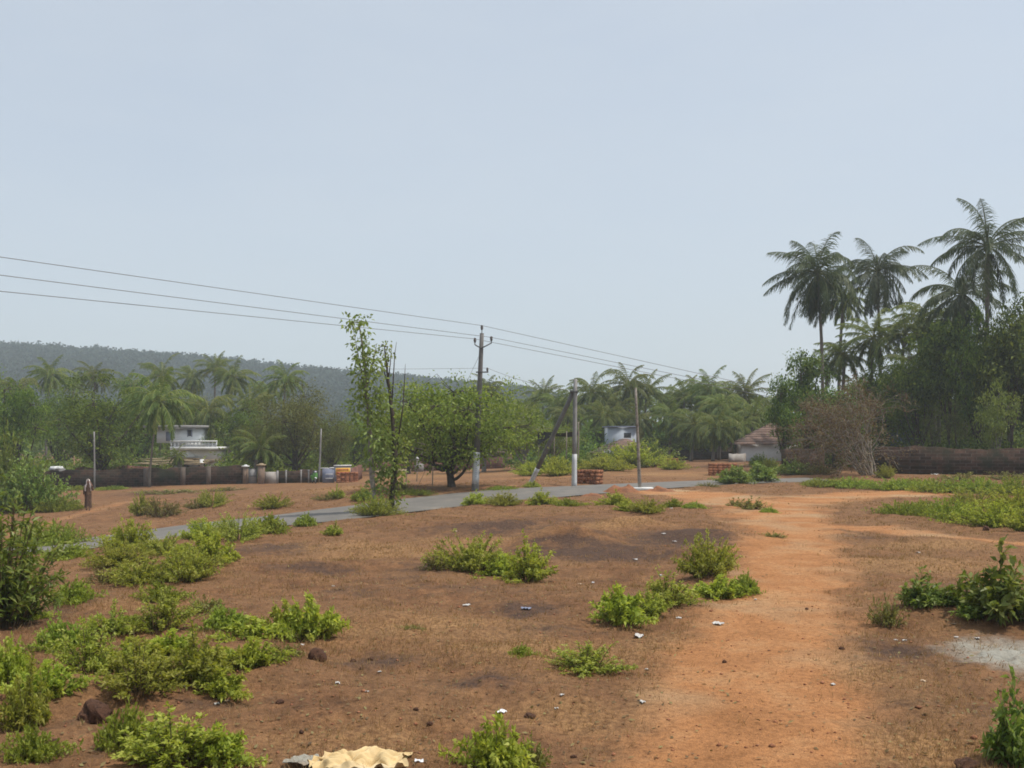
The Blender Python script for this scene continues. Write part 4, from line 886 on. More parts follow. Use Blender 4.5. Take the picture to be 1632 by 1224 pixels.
for a in [(777,612,125,'palm crown directly behind the tall pole with forked crossarm',1,.85),(836,650,112,'low palm between the tall pole and the leaning brace',2,.9),
          (866,622,130,'slim palm at the hill end, left of the leaning brace top',4,1.0),(888,636,118,'palm just under the top of the leaning brace pole',0,.9),
          (944,616,116,'big palm right of the propped pole top, against the sky',0,1.1),(962,655,108,'drooping palm with yellow lower fronds right of the propped pole',2,1.0),
          (1001,606,118,'tallest palm of the belt, just left of the slim leaning pole',1,1.15),(1030,615,122,'palm directly behind the slim leaning pole tip',4,1.05),
          (1046,640,126,'palm in the dip of the belt right of the slim leaning pole',3,.95),(1072,655,110,'low shaded palm beneath the power wires in the belt',0,.95),
          (1092,625,120,'upright palm under the power wires, left of the two central ones',4,1.05),(1112,618,128,'left one of two close palms in the belt crest under the wires',1,1.0),
          (1131,612,116,'right one of two close palms in the belt crest under the wires',0,1.1),(1152,640,106,'palm with pale hanging fronds above the half hidden brick stack',3,1.0),
          (1187,618,116,'palm with upright top fronds, last crest before the dark tree',4,1.1),(1203,655,104,'low palm above the tiled house roof, nearest to the house',1,.95),
          (1108,668,102,'low palm with pale fronds over the dark garden wall, left one',2,.9),(1143,672,98,'low palm over the dark garden wall behind the half hidden stack',0,.85),
          (1180,670,101,'low palm over the whitewashed wall stub',2,.85),(1222,640,122,'hazy palm behind the outer left limb of the dark tree',3,1.0),
          (1018,660,112,'low palm behind the blue grey house beside the slim pole',0,.9),(905,655,112,'low palm behind the shade-cloth shelter and brace',3,.85),
          (985,640,116,'palm above the cottage roof left of the slim leaning pole',2,.95),(800,640,128,'small palm between the tall pole and the hill end',0,.9),(850,640,140,'small hazy palm in the gap under the hill end',4,.95),(915,632,125,'small palm between the brace top and the propped pole',1,.95),
          (972,628,128,'small palm filling the dip right of the big one by the propped pole',3,1.0),(1012,632,132,'hazy palm under the tallest palm of the belt',2,.95),(1080,640,124,'small palm under the wires next to the skyline notch',1,.95),
          (1122,645,122,'palm below the two close palms of the belt crest',0,1.0),(1165,628,126,'small palm between the pale-fronded palm and the last crest',2,1.0),(1170,655,112,'palm low in the belt left of the tiled house',3,.95),(1062,628,134,'small hazy palm at the lowest notch of the belt skyline',0,.95)]:
    palm(a[0], a[1], a[2], a[3], GC, a[4], a[5])
palm(1300, 436, 80, 'tall palm with the fullest dense drooping crown, nearest the open sky', GR, hero=0, s=1.0, bpx=1311, rz=.3, thick=1.25)
palm(1403, 432, 88, 'tall palm with bare trunk visible between the other two tall ones', GR, hero=1, s=1.0, bpx=1407, rz=1.1, thick=1.2)
palm(1574, 393, 72, 'tallest palm of all with wide open crown above the dark trees', GR, hero=2, s=1.0, bpx=1577, rz=2.0, thick=1.35)
palm(1531, 468, 79, 'dense dark palm crown tucked just behind the tallest palm', GR, hero=3, s=1.0, bpx=1540, rz=.5, thick=1.2)
for a in [(1344,470,93,'half hidden palm between the full-crowned palm and the bare-trunk palm',1,.9),(1346,566,86,'small palm under the full-crowned palm beside its trunk',3,.8),
          (1392,538,84,'bushy palm at the foot of the bare-trunk palm',2,.85),(1442,532,82,'young palm with upright fronds right of the bare-trunk palm',4,.85),
          (1482,512,84,'palm leaning out left of the dense dark palm crown',0,1.05),(1505,560,80,'low palm buried in the dark trees below the dense palm crown',2,.9),(1600,560,76,'palm half buried in the trees right of the tallest palm trunk',0,.9),(1468,590,79,'low palm with drooping fronds between dry bush top and dark trees',2,.85),(1318,588,88,'low palm with thin fronds behind the round dark tree',4,.75)]:
    palm(a[0], a[1], a[2], a[3], GR, a[4], a[5])

# ------------------------------------------------------------------ broadleaf trees
PT = {}
def proto(k, h, rx, cr, tk): PT[k] = (h, rx, cr, tk)
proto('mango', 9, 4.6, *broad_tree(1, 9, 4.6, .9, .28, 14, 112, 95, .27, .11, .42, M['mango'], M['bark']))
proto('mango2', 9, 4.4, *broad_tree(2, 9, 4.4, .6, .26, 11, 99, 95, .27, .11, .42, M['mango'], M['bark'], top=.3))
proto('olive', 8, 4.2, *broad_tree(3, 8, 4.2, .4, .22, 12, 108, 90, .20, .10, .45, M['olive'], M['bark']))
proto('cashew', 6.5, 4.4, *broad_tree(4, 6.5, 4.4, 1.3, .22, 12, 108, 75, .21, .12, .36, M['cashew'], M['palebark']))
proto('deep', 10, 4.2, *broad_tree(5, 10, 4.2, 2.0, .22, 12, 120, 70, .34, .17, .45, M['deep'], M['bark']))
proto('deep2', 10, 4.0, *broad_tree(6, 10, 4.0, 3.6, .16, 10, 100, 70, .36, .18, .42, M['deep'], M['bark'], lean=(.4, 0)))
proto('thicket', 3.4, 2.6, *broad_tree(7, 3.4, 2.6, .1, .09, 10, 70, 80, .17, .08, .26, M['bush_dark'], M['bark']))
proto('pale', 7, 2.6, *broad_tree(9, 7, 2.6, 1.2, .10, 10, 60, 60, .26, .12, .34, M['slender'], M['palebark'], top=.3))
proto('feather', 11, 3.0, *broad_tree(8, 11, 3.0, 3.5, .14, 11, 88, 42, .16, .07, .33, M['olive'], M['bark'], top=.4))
rngt = np.random.default_rng(9)
def tree(px, top, Y, label, kind, wpx, group=None, name='broadleaf_tree', cat='tree', rz=None):
    h0, rx, (cr, tk) = PT[kind][0], PT[kind][1], PT[kind][2:]
    x = (px-816)/FPX*Y; z = H(x, Y); h = CAMH+(HZ-top)/FPX*Y-z; sz = h/h0*1.06; sx = wpx/FPX*Y/(2*rx)*1.1
    t = thing(name, label, cat, (x, Y, z), rngt.uniform(0, 6.28) if rz is None else rz, group)
    inst('trunk', tk, t, sc=(sx, sx, sz)); inst('crown', cr, t, sc=(sx, sx, sz)); return t
GT1, GT2, GT3 = 'trees around the white house', 'trees of the middle gardens', 'dark trees behind the shaded wall'
for a in [(160,612,88,'big rounded mango tree standing before the white house, by the dark wall','mango',172,GT1),(22,588,84,'dark tree at the far left edge above the leafy bushes','mango2',120,GT1),
          (98,606,116,'mango tree behind the left shoulder of the big rounded one','mango2',130,GT1),(225,618,112,'green tree filling the gap left of the white house roof','mango',120,GT1),
          (302,625,124,'green tree behind the white house between the palms','olive',130,GT1),(392,638,104,'green tree right behind the white house parapet','mango2',110,GT1),
          (472,612,90,'wide olive green bushy tree above the low dark wall','olive',150,GT1),(418,665,89,'smaller olive tree above the capped gate pillars','olive',85,GT1),
          (530,655,92,'dull green tree behind the green scooter and thin pole','olive',80,GT1),(565,662,104,'dark green tree behind the lettered sign wall','mango2',95,GT1),
          (600,668,112,'dark green tree behind the slender leafy tree','mango2',95,GT2),(652,640,98,'grey green tree behind the left half of the broad cashew','olive',110,GT2),
          (770,655,92,'leafy cashew tree behind the tall power pole','cashew',130,GT2),(835,645,91,'spreading cashew tree left of the leaning brace','cashew',130,GT2),
          (880,672,94,'shorter cashew tree behind the leaning brace pole','cashew',95,GT2),(930,680,109,'dark green tree behind the propped concrete pole','mango2',80,GT2),
          (690,650,118,'dark tree far behind the broad cashew trunk','mango',120,GT2),(815,660,122,'dark tree behind the spreading cashew','mango',110,GT2),
          (1058,672,116,'dark shaded tree right of the slim leaning pole','deep',100,GT2),(1102,684,112,'dark shaded tree behind the dark garden wall, middle one','deep',100,GT2),
          (1145,680,116,'dark shaded tree behind the half hidden brick stack','deep',100,GT2),(1190,676,118,'dark tree directly behind the tiled house roof','deep',90,GT2),
          (985,680,118,'dark tree behind the blue grey house','deep',90,GT2),(955,684,106,'dark shaded tree left of the tile-roofed cottage','deep',70,GT2),
          (1284,572,74,'round-topped dark tree over the tiled house, its crown against the sky','deep',96,GT3),(1247,608,71,'small dark tree with low limbs overhanging the tiled roof','deep',72,GT3),
          (1330,625,76,'dark tree behind the left half of the dry brown bush','deep',100,GT3),(1405,560,82,'green tree behind the dry brown bush under the bare-trunk palm','mango2',120,GT3),
          (1460,535,76,'deep green tree right of the dry brown bush','mango2',115,GT3),(1512,510,73,'deep green tree with tall bare trunk under the dense palm crown','deep2',120,GT3),
          (1560,512,71,'deep green tree below the tallest palm trunk','mango',115,GT3),(1612,502,69,'deep green tree by the right edge above the dark wall','deep2',120,GT3),
          (1606,478,78,'feathery grey green tree with thin sprays, right of the tallest palm','feather',80,GT3),(1650,488,70,'dark tree cut by the right picture edge','deep',120,GT3),
          (1435,600,92,'shaded tree in the second row behind the dry brown bush','deep',110,GT3),(1500,600,90,'shaded tree in the second row under the dense palm crown','deep',120,GT3),
          (1575,590,88,'shaded tree in the second row below the tallest palm','deep',120,GT3),(1640,590,86,'shaded tree in the second row at the right edge','deep',120,GT3),
          (1370,610,94,'shaded tree in the second row under the full-crowned palm','deep',110,GT3)]:
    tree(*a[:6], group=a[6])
for px, top, Y, lab in [(1486,640,72,'thin bare trunk with small top between dry bush and dark wall'),(1523,632,70,'thin trunk with small leafy top under the dense palm crown'),(1548,648,74,'thin shaded trunk left of the tallest palm trunk'),(1590,640,71,'thin pale trunk right of the tallest palm trunk')]:
    tree(px, top, Y, lab, 'feather', 44, GT3, 'sapling', 'sapling')
tree(1588, 605, 65.8, 'pale green young tree with whorled leaves before the deep shade', 'pale', 58, GT3, 'sapling', 'sapling')

# the broad cashew in the middle, low limbs and trunk in full view
Y = 52.0; x = (721-816)/FPX*Y; z = H(x, Y); h = CAMH+(HZ-592)/FPX*Y-z
cr, tk = broad_tree(21, h, 5.4, .9, .20, 26, 286, 56, .18, .10, .36, M['cashew'], M['bark'], lean=(-.28, 0), lobe_r=.36)
t = thing('cashew_tree', 'broad cashew tree with thick dark trunk standing on open red earth', 'tree', (x, Y, z)); inst('trunk', tk, t); inst('crown', cr, t)
lb = MB()
for (dx, dz, l) in [(-2.4,1.35,0),(2.6,1.55,0),(1.7,1.3,.4),(-1.6,1.75,-.4),(3.0,1.9,-.3),(-3.0,2.0,.3),(2.2,2.1,-.8),(-2.2,2.2,-.8)]:
    lb.tube([(-.1, 0, 1.15+.1*abs(dx)), (dx*.35, l*.5-.1, dz*.8+.25), (dx*.75, l, dz+.1), (dx, l*1.3, dz)], [.06, .05, .035, .015], 6)
lb.build('low_limb', M['palebark'], t)

# the slender pair by the road
def slender(bpx, bpy, Y, pts, r0, label, lmat, clumps, leaf, seed, bmat, extra=()):
    x = (bpx-816)/FPX*Y; b = Vector((x, Y, H(x, Y))); rng = np.random.default_rng(seed); rel = lambda px, py, dy=0: np.array(PX(px, py, Y)-b)+np.array([0, dy, 0])
    t = thing('slender_tree', label, 'tree', b); tk = MB(); P = [np.array([0, 0, -.2])]+[rel(*p) for p in pts]; u = np.linspace(0, 1, len(P)); uu = np.linspace(0, 1, 24)
    PP = np.stack([np.interp(uu, u, np.array(P)[:, i]) for i in range(3)], 1); PP[1:-1] += rng.normal(0, .015, (22, 3)); tk.tube(PP, r0*(1-.82*uu)*(1+.12*np.sin(uu*37)), 8)
    for line in extra: tk.tube([rel(*p) for p in line], np.linspace(.035, .008, len(line)), 5)
    cr = MB()
    for (px, py, rp, nl) in clumps:
        c = rel(px, py, rng.uniform(-.25, .25)); r_ = rp/FPX*Y; off = rng.normal(0, .5, (nl, 3))*r_; C = c+off
        near = PP[np.argmin(np.linalg.norm(PP-c, axis=1))]; tk.tube([near, (near+c)/2+rng.normal(0, .05, 3), c], [.025, .016, .006], 4)
        cr.leaves(C, off/r_+rvec(rng, nl)*.6-np.array([0, 0, .3]), rvec(rng, nl, .6), leaf*rng.uniform(.7, 1.2, nl), leaf*.55, np.clip(rng.normal(.5, .22, nl), 0, 1))
    tk.build('trunk', bmat, t); cr.build('crown', lmat, t)
slender(597, 812, 41, [(594,770),(590,700),(586,650),(583,600),(578,550),(572,514)], .13, 'slender tree of pale trunk with bright leafy top reaching above the hill', M['slender'],
        [(558,514,12,46),(575,512,12,46),(580,530,12,40),(570,545,12,40),(585,552,12,46),(573,568,13,62),(592,570,16,82),(582,583,19,114),(598,590,15,62),(575,600,15,52),(590,618,20,124),(572,630,19,104),(606,625,17,82),(585,650,22,145),(565,655,17,82),(603,660,20,124),(595,690,25,176),(610,700,19,114),(600,725,20,124),(612,640,17,82),(618,745,13,62),(606,750,12,62),(600,775,14,60),(596,795,18,90),(606,765,12,50)],
        .19, 31, M['palebark'], [[(586,660),(578,600),(562,520)],[(584,620),(598,560),(600,548)]])
slender(622, 812, 41.3, [(626,780),(630,730),(626,680),(622,630),(617,590),(613,552)], .15, 'slender tree of dark trunk with nearly bare forked top beside the leafy one', M['cashew'],
        [(605,556,9,21),(618,553,9,21),(622,566,8,17),(612,578,9,21),(606,585,7,14),(632,700,15,52),(640,720,15,52),(622,735,17,62),(636,752,12,40),(628,772,12,40),(645,705,11,30),(616,700,11,30),(634,660,12,26),(626,790,16,90),(630,760,16,80),(622,805,18,90),(632,735,16,70)],
        .17, 33, M['bark'], [[(624,650),(627,600),(629,565),(632,545)],[(618,610),(622,580),(624,553)],[(632,720),(642,650),(645,600),(646,580)],[(622,630),(612,590),(606,570)]])
# the dry twiggy thicket on the right
def dry_tree():
    Y = 64.0; x = (1390-816)/FPX*Y; rng = np.random.default_rng(15); t = thing('dry_bush', 'large dry brown twiggy bush before the dark trees, few leaves left', 'bush', (x, Y, H(x, Y)))
    st, lf = MB(), MB(); h = CAMH+(HZ-604)/FPX*Y-H(x, Y); tips = []
    def grow(p, d, l, r, k):
        n = 4; pts = [p]
        for i in range(n): d = d+rng.normal(0, .17, 3); d[2] -= .015*k; d /= np.linalg.norm(d); pts.append(pts[-1]+d*l/n)
        st.tube(pts, np.linspace(r, r*.6, n+1), 4 if k < 2 else 3, rng.random(), cap=False); tips.extend(pts[1:])
        if k < 4:
            for _ in range(3 if k < 3 else 2):
                a = rvec(rng, 1)[0]*.75; grow(pts[int(rng.integers(2, n+1))], d+a, l*rng.uniform(.55, .8), r*.55, k+1)
    for i in range(15):
        a = rng.uniform(0, 6.28); u = rng.random()**.6; grow(np.array([math.cos(a)*.6*u, math.sin(a)*.6*u, -.1]), np.array([math.cos(a)*.75*u, math.sin(a)*.6*u, .85]), h*.36, .05, 0)
    t.scale = (1.22, 1.1, 1.36); T = np.array(tips); T = np.repeat(T[rng.integers(0, len(T), 1700)], 4, 0); T = T+rng.normal(0, .12, T.shape)
    lf.leaves(T, rvec(rng, len(T), -.2), rvec(rng, len(T), .5), .13, .06, np.clip(rng.normal(.42, .3, len(T)), 0, 1))
    st.build('branches', M['twig'], t); lf.build('foliage', M['dryleaf'], t)
dry_tree()

# ------------------------------------------------------------------ bushes
BP = []   # (native width, native height, foliage, stems, kind)
for i, (w, h, n, nl) in enumerate([(.9,.5,52,44),(1.3,.62,80,46),(1.7,.72,110,48),(2.3,.9,150,50),(1.2,.8,66,46)]):
    for s in range(2): BP.append((w, h, *bush_mesh(100+10*i+s, w, h, int(n*1.15), nl, .078-.012*s, .034-.008*s, M['bush_b' if s else 'bush']), 'bush'))
for i, (w, h, n, nl) in enumerate([(1.0,.8,42,30),(1.8,1.3,95,34)]): BP.append((w, h, *bush_mesh(200+i, w, h, n, nl, .15, .06, M['bush_dark'], .15), 'dark'))
for i, (w, h, n, nl) in enumerate([(1.0,.45,60,14),(1.7,.6,95,14)]): BP.append((w, h, *bush_mesh(220+i, w, h, n, nl, .08, .03, M['bush_dry'], .3, 1.1), 'dry'))
for i, (w, h, n, nl) in enumerate([(1.2,.35,110,20),(2.4,.45,200,22)]): BP.append((w, h, *bush_mesh(240+i, w, h, n, nl, .085, .035, M['weed'], .5, 1.0), 'weed'))
for i, (w, h, n, nl) in enumerate([(3.0,1.3,150,34)]): BP.append((w, h, *bush_mesh(260+i, w, h, n, nl, .12, .055, M['bush'], .3, 1.2), 'far'))
BP.append((3.0, 1.4, *bush_mesh(271, 3.0, 1.4, 150, 34, .13, .06, M['bush_dark'], .3, 1.2), 'fardark'))
rngb = np.random.default_rng(12)
def bush(px, py, wpx, hpx, kind, label, group=None, Y=None, name='bush', cat='bush'):
    p = G(px, py) if Y is None else Vector(((px-816)/FPX*Y, Y, H((px-816)/FPX*Y, Y))); w, h = wpx/FPX*p.y*1.22, hpx/FPX*p.y*(1.0 if group == GF or kind == 'dark' and Y is None and p.y > 30 else 1.18); p.z = float(HG(p.x, p.y+w*.22))
    c = sorted([b for b in BP if b[4] == kind], key=lambda b: abs(math.log(b[0]/w)))[:2]; b = c[int(rngb.integers(0, len(c)))] if len(c) > 1 and abs(math.log(c[1][0]/w)) < .4 else c[0]
    t = thing(name, label, cat, (p.x, p.y+w*.22, p.z-.04), rngb.uniform(0, 6.28), group); s = (w/b[0], w/b[0], h/b[1])
    inst('foliage', b[2], t, sc=s); inst('stems', b[3], t, sc=s); return t
GB, GF, GW_ = 'green bushes on the red ground', 'bushes along the road', 'weeds at the right edge of the clearing'
for a in [
 (752,915,128,66,'bush','biggest bright green bush of the middle ground, left lobe of the pair',GB),(843,930,88,62,'bush','bright green bush joined to the right of the biggest middle one',GB),(690,912,42,26,'dry','low dull shoot at the left foot of the biggest middle bush',GB),
 (1135,925,112,74,'bush','tall light green bush beside the orange path with raised top shoots',GB),(992,994,88,62,'bush','rounded green bush at the near end of the clump beside the path',GB),(1068,972,100,52,'bush','middle bush of the clump beside the orange path',GB),(1150,955,74,40,'bush','low bush under the tall one at the path edge',GB),
 (938,1075,124,48,'bush','sparse spreading bush between the burnt ground and the path',GB),(830,1050,40,18,'weed','tiny weed sprig left of the sparse spreading bush',GB),(790,1232,108,92,'bush','leafy bush cut by the bottom edge, right of the tan sheet',GB),
 (492,1020,84,72,'bush','upright feathery bush on the bare ground with a pebble at its foot',GB),(400,1020,100,38,'bush','low spreading bush left of the upright feathery one',GB),(248,1008,104,64,'bush','mid-size bush with a few large pale leaves above the big left clump',GB),(320,978,80,34,'dry','thin yellowish bush behind the mid-size one with pale leaves',GB),
 (130,1075,130,90,'bush','left end bush of the big near clump, above the laterite rock',GB),(205,1115,150,84,'bush','fullest front bush of the big near clump over the laterite rock',GB),(305,1095,130,78,'bush','middle bush of the big near clump with dark shade under it',GB),(392,1072,92,52,'bush','right end bush of the big near clump',GB),(210,1060,110,50,'bush','rear bush of the big near clump',GB),
 (262,1228,190,80,'bush','large bush at the bottom left, in front of the laterite rock',GB),(30,1160,90,96,'bush','pale green bush at the lower left edge of the ground',GB),(20,1075,50,46,'bush','small bush at the left edge under the large-leaved shrub',GB),(60,1015,50,30,'bush_','',GB),
 (212,930,120,46,'bush','flat green bush between the left shrub and the road bank',GB),(285,928,112,66,'bush','green bush at the right end of the bank clump below the road',GB),(160,925,66,30,'dry','low dull bush at the left end of the bank clump',GB),
 (200,880,84,58,'bush','bush at the road edge with dark foot, hiding the tar',GF),(250,885,90,46,'bush','bush right of the dark-footed one at the road edge',GF),(372,862,104,54,'bush','rounded bush by the road, right one of the roadside pair',GF),(318,860,70,40,'bush','smaller bush by the road, left one of the roadside pair',GF),
 (62,872,120,52,'weed','grassy bush between the large-leaved shrub and the road',GF),(100,890,80,26,'weed','low grass tuft at the near road edge beside the left shrub',GF),
 (250,826,72,42,'dry','brownish green bush across the road, nearest to the walking person',GF),(222,822,36,44,'bush','light green shoot left of the brownish bush across the road',GF),(333,810,62,34,'bush','green bush across the road below the small brick wall end',GF),(432,811,52,30,'bush','round bush across the road below the grey gate',GF),(80,816,64,28,'weed','green bush on the bank left of the walking person',GF),
 (310,812,40,24,'dry','brown low bush beside the green bush across the road',GF),(485,838,40,22,'weed','grassy tuft at the near road edge right of the roadside pair',GF),(530,853,36,22,'bush','small round bush on bare ground left of the slender trees',GF),(518,797,40,16,'dry','brown bush across the road left of the slender trees',GF),(536,795,24,22,'bush','tiny green bush beside the brown one across the road',GF),(578,800,40,22,'weed','light green tuft across the road by the slender trees',GF),
 (598,822,70,44,'bush','creeper bush at the foot of the slender trees',GF),(660,790,60,12,'weed','low weeds on the far road edge right of the slender trees',GF),(640,782,30,20,'dry','small dull bush behind the dark-trunked slender tree',GF),
 (758,806,44,24,'bush','green bush at the foot of the tall power pole',GF),(803,806,62,28,'bush','widest roadside bush right of the tall power pole',GF),(864,805,44,26,'bush','roadside bush with raised shoot below the brace foot',GF),(906,806,46,15,'weed','low roadside bush below the propped pole',GF),(848,776,34,14,'bush','small bush at the foot of the leaning brace',GF),(800,781,60,10,'weed','thin weeds across the road between the two concrete poles',GF),
 (982,805,48,26,'bush','bush left of the white pole base by the red dirt mound',GF),(1032,818,66,30,'bush','bush just in front of the white pole base',GF),(1000,815,40,20,'bush','small bush between the two by the white pole base',GF),(1074,808,32,16,'weed','sparse tuft right of the white pole base',GF),(1108,810,40,12,'weed','faint low tuft farther right of the white pole base',GF),
 (1203,812,52,26,'dry','olive bush on the orange track under the roadside shrubs',GF),(1172,806,30,16,'dry','small olive bush left of the one on the orange track',GF),(1228,818,32,10,'weed','flat weed right of the olive bush on the orange track',GF),(1234,858,40,14,'dry','low yellow tuft at the left border of the orange path',GF),
 (1174,771,58,36,'dark','dense dark green shrub in front of the half hidden stack',GF),(1214,768,62,40,'dark','dense dark green shrub right of the one before the stack',GF),(1130,776,40,10,'dry','low dry weeds at the road end left of the dense shrubs',GF),(1230,752,40,26,'bush','light shrub against the dark wall end by the tiled house',GF),
 (1608,992,112,98,'dark','large-leaved dark green bush at the right edge above the cement',GB),(1480,966,66,48,'dark','leafy plant with broad leaves on the mound left of the large right bush',GB),(1528,966,54,26,'dark','low trailing plant between the broad-leaved plant and right bush',GB),(1420,998,50,54,'dry','reddish brown half-dry shrub on the mound beside the path',GB),(1628,1215,84,120,'dark','dark bush at the bottom right corner below the cement',GB),
 (1445,822,72,24,'weed','small weed patch island at the path side of the right clearing',GW_),(1530,830,90,36,'weed','weed bush next to the small island, toward the right edge',GW_),(1600,842,100,46,'bush','tall dense weed bush at the right edge, dark below',GW_),(1570,812,110,34,'bush','weed bush behind the tall dense one at the right edge',GW_),(1640,822,90,46,'bush','weed bush cut by the right edge behind the tall dense one',GW_),(1480,812,60,16,'weed','low weeds behind the small island',GW_),(1648,852,60,40,'bush','weed bush cut by the right edge, nearest of the patch',GW_),
 (1312,776,60,14,'weed','low weeds at the foot of the dry brown bush, left end',GW_),(1365,778,70,18,'weed','low weeds right under the dry brown bush',GW_),(1430,782,80,20,'weed','bright low weeds below the pale blue shed glimpse',GW_),(1500,786,90,22,'weed','bright low weeds before the left half of the dark right wall',GW_),(1570,788,90,26,'weed','bright low weeds before the middle of the dark right wall',GW_),(1635,790,80,28,'weed','bright low weeds before the dark right wall, at the edge',GW_),(1415,762,34,24,'bush','small broad-leaved plant at the dry bush foot',GW_),(1465,776,60,14,'weed','thin weeds beneath the end of the dark right wall',GW_),(1540,768,80,16,'dry','dry litter of stalks under the dark right wall',GW_),(1615,766,70,16,'dry','dry stalks under the dark right wall near the edge',GW_),
 (262,788,120,10,'dry','long strip of dry brown weeds before the dark wall',GF),(355,783,60,10,'dry','short strip of dry weeds left of the grey gate',GF),(110,782,60,9,'weed','low green weeds at the foot of the dark wall',GF),(175,781,50,8,'weed','low weeds at the foot of the thin grey pole',GF)]:
    if a[5]: bush(*a[:5], a[5], a[6])
for px, py, w, h, k, lab in [(88,1035,90,44,'weed','pale weeds between the small edge bush and the big near clump'),(172,1012,80,44,'bush','loose shoots behind the left end of the big near clump'),(352,1112,84,46,'bush','front shoots between middle and right end of the big near clump'),(448,1058,60,30,'dry','thin dull shoots just right of the big near clump'),
    (345,1216,96,70,'bush','bush right of the large bottom left bush, touching it'),(190,1196,90,64,'weed','low weeds left of the large bottom left bush below the rock'),(62,1118,90,60,'bush','ragged bush above the brown stones at lower left'),(0,1110,70,84,'bush','bush cut by the left edge above the lower left stones'),(110,962,70,34,'weed','thin weeds on bare soil right of the large-leaved shrub'),
    (325,898,90,48,'bush','bush between the bank clump and the roadside pair'),(176,906,100,44,'bush','bush between the bank clump and the road edge bushes'),(424,852,64,30,'weed','grassy tuft at the road edge right of the rounded roadside bush'),(352,1000,76,34,'weed','weeds behind the low spreading bush near the feathery one'),(452,1002,60,50,'bush','tall shoots at the left shoulder of the upright feathery bush'),
    (268,1052,90,52,'bush','yellowish top shoots behind the middle of the big near clump'),(40,1222,90,50,'weed','weeds in the lower left corner below the brown stones'),(30,985,60,40,'bush','low bush at the shadowed foot of the large-leaved shrub'),(250,960,70,30,'weed','sparse weeds just below the bank clump'),(850,1222,60,60,'bush_dry' if False else 'dry','dry twiggy shoots right of the bottom edge bush'),
    (1040,985,70,36,'bush','front shoots joining the two near bushes of the path clump'),(1190,945,50,30,'weed','weeds trailing onto the path from the tall light bush'),(800,922,80,40,'bush','low shoots filling the gap in the middle bright pair'),(1560,985,60,34,'dark','broad leaves creeping left from the large right bush'),(655,1010,40,12,'dry','faint dry tuft alone on the open brown ground')]:
    bush(px, py, w, h, k, lab, GB)
GS = 'thicket between the poles and the palm belt'
for px, py, w, h, k, Y, lab in [(845,762,60,22,'far',66,'low thicket left of the brace foot'),(890,758,70,30,'far',66,'thicket behind the propped pole and brace'),(925,748,60,22,'fardark',78,'taller thicket right behind the propped pole'),(965,752,80,24,'far',74,'bright grass thicket left of the slim leaning pole'),(1010,748,90,42,'far',80,'bright thicket before the cottage roof'),(1040,742,80,44,'fardark',84,'tallest thicket before the cottage, right of the slim pole'),(980,740,80,36,'fardark',86,'tall thicket before the cottage, left of the slim pole'),(1075,752,44,18,'far',76,'low thicket beside the small far brick stack'),(870,742,90,24,'fardark',84,'shaded thicket under the shade-cloth shelter'),(30,790,110,84,'fardark',56,'green leafy bush at the far left in front of the dark wall'),(-10,800,110,120,'fardark',58,'tall leafy bush at the left edge behind the one in front of the wall'),
    (1270,762,60,26,'fardark',66,'shaded bush at the dark wall end left of the dry bush'),(1310,764,60,24,'dry',65,'dry shrub at the left foot of the dry brown bush'),(450,748,60,22,'far',87,'garden shrub above the white gate panel'),(355,748,50,26,'fardark',90,'garden shrub right of the white house column'),(385,742,40,24,'far',89,'garden shrub behind the capped gate pillars'),(640,735,80,26,'fardark',112,'garden shrub behind the pale gate pillar'),(1215,745,44,20,'fardark',80,'shrub in the shade before the tiled house')]:
    bush(px, py, w, h, k, lab, GS, Y)
# large-leaved shrub at the left edge, close to the camera
def left_shrub():
    p = G(10, 1000); w, h = 1.7, 2.2; fo, st = bush_mesh(301, w, h, 90, 46, .17, .042, M['bush_dark'], .15, 1.15, .12)
    t = thing('shrub', 'tall dark shrub with long narrow leaves at the left edge', 'shrub', (p.x-.22, p.y+.3, p.z-.05)); inst('foliage', fo, t); inst('stems', st, t)
left_shrub()

# ------------------------------------------------------------------ stones, sheet, litter
def lump(seed, n=2, rough=.28):
    bm = bmesh.new(); bmesh.ops.create_icosphere(bm, subdivisions=n, radius=1); rng = np.random.default_rng(seed); k = rng.normal(0, 1, (5, 3))*2.2; ph = rng.uniform(0, 6, 5)
    for v in bm.verts:
        c = np.array(v.co); s = 1+rough*sum(math.sin(float(k[i]@c)+ph[i]) for i in range(5))/2.5+rng.normal(0, .05); v.co = Vector(c*s)
    me = bpy.data.meshes.new('stone'); bm.to_mesh(me); bm.free(); me.attributes.new('var', 'FLOAT', 'POINT'); return me
LM = [lump(i, 3) for i in range(4)]
for me in LM: me.materials.append(M['rock'])
def stone(px, py, w, hh, label, i=0, rz=0.):
    p = GH(px, py); r = w/2/FPX*p.y; o = inst('laterite_rock', LM[i], None, (p.x, p.y+r*.6, float(HG(p.x, p.y+r*.6))+hh*r*.5), rz, (r, r*.85, r*hh)); tag(o, label, 'rock', 'loose laterite rocks')
stone(146, 1150, 54, .75, 'largest laterite rock, under the big near bush clump', 0, .4)
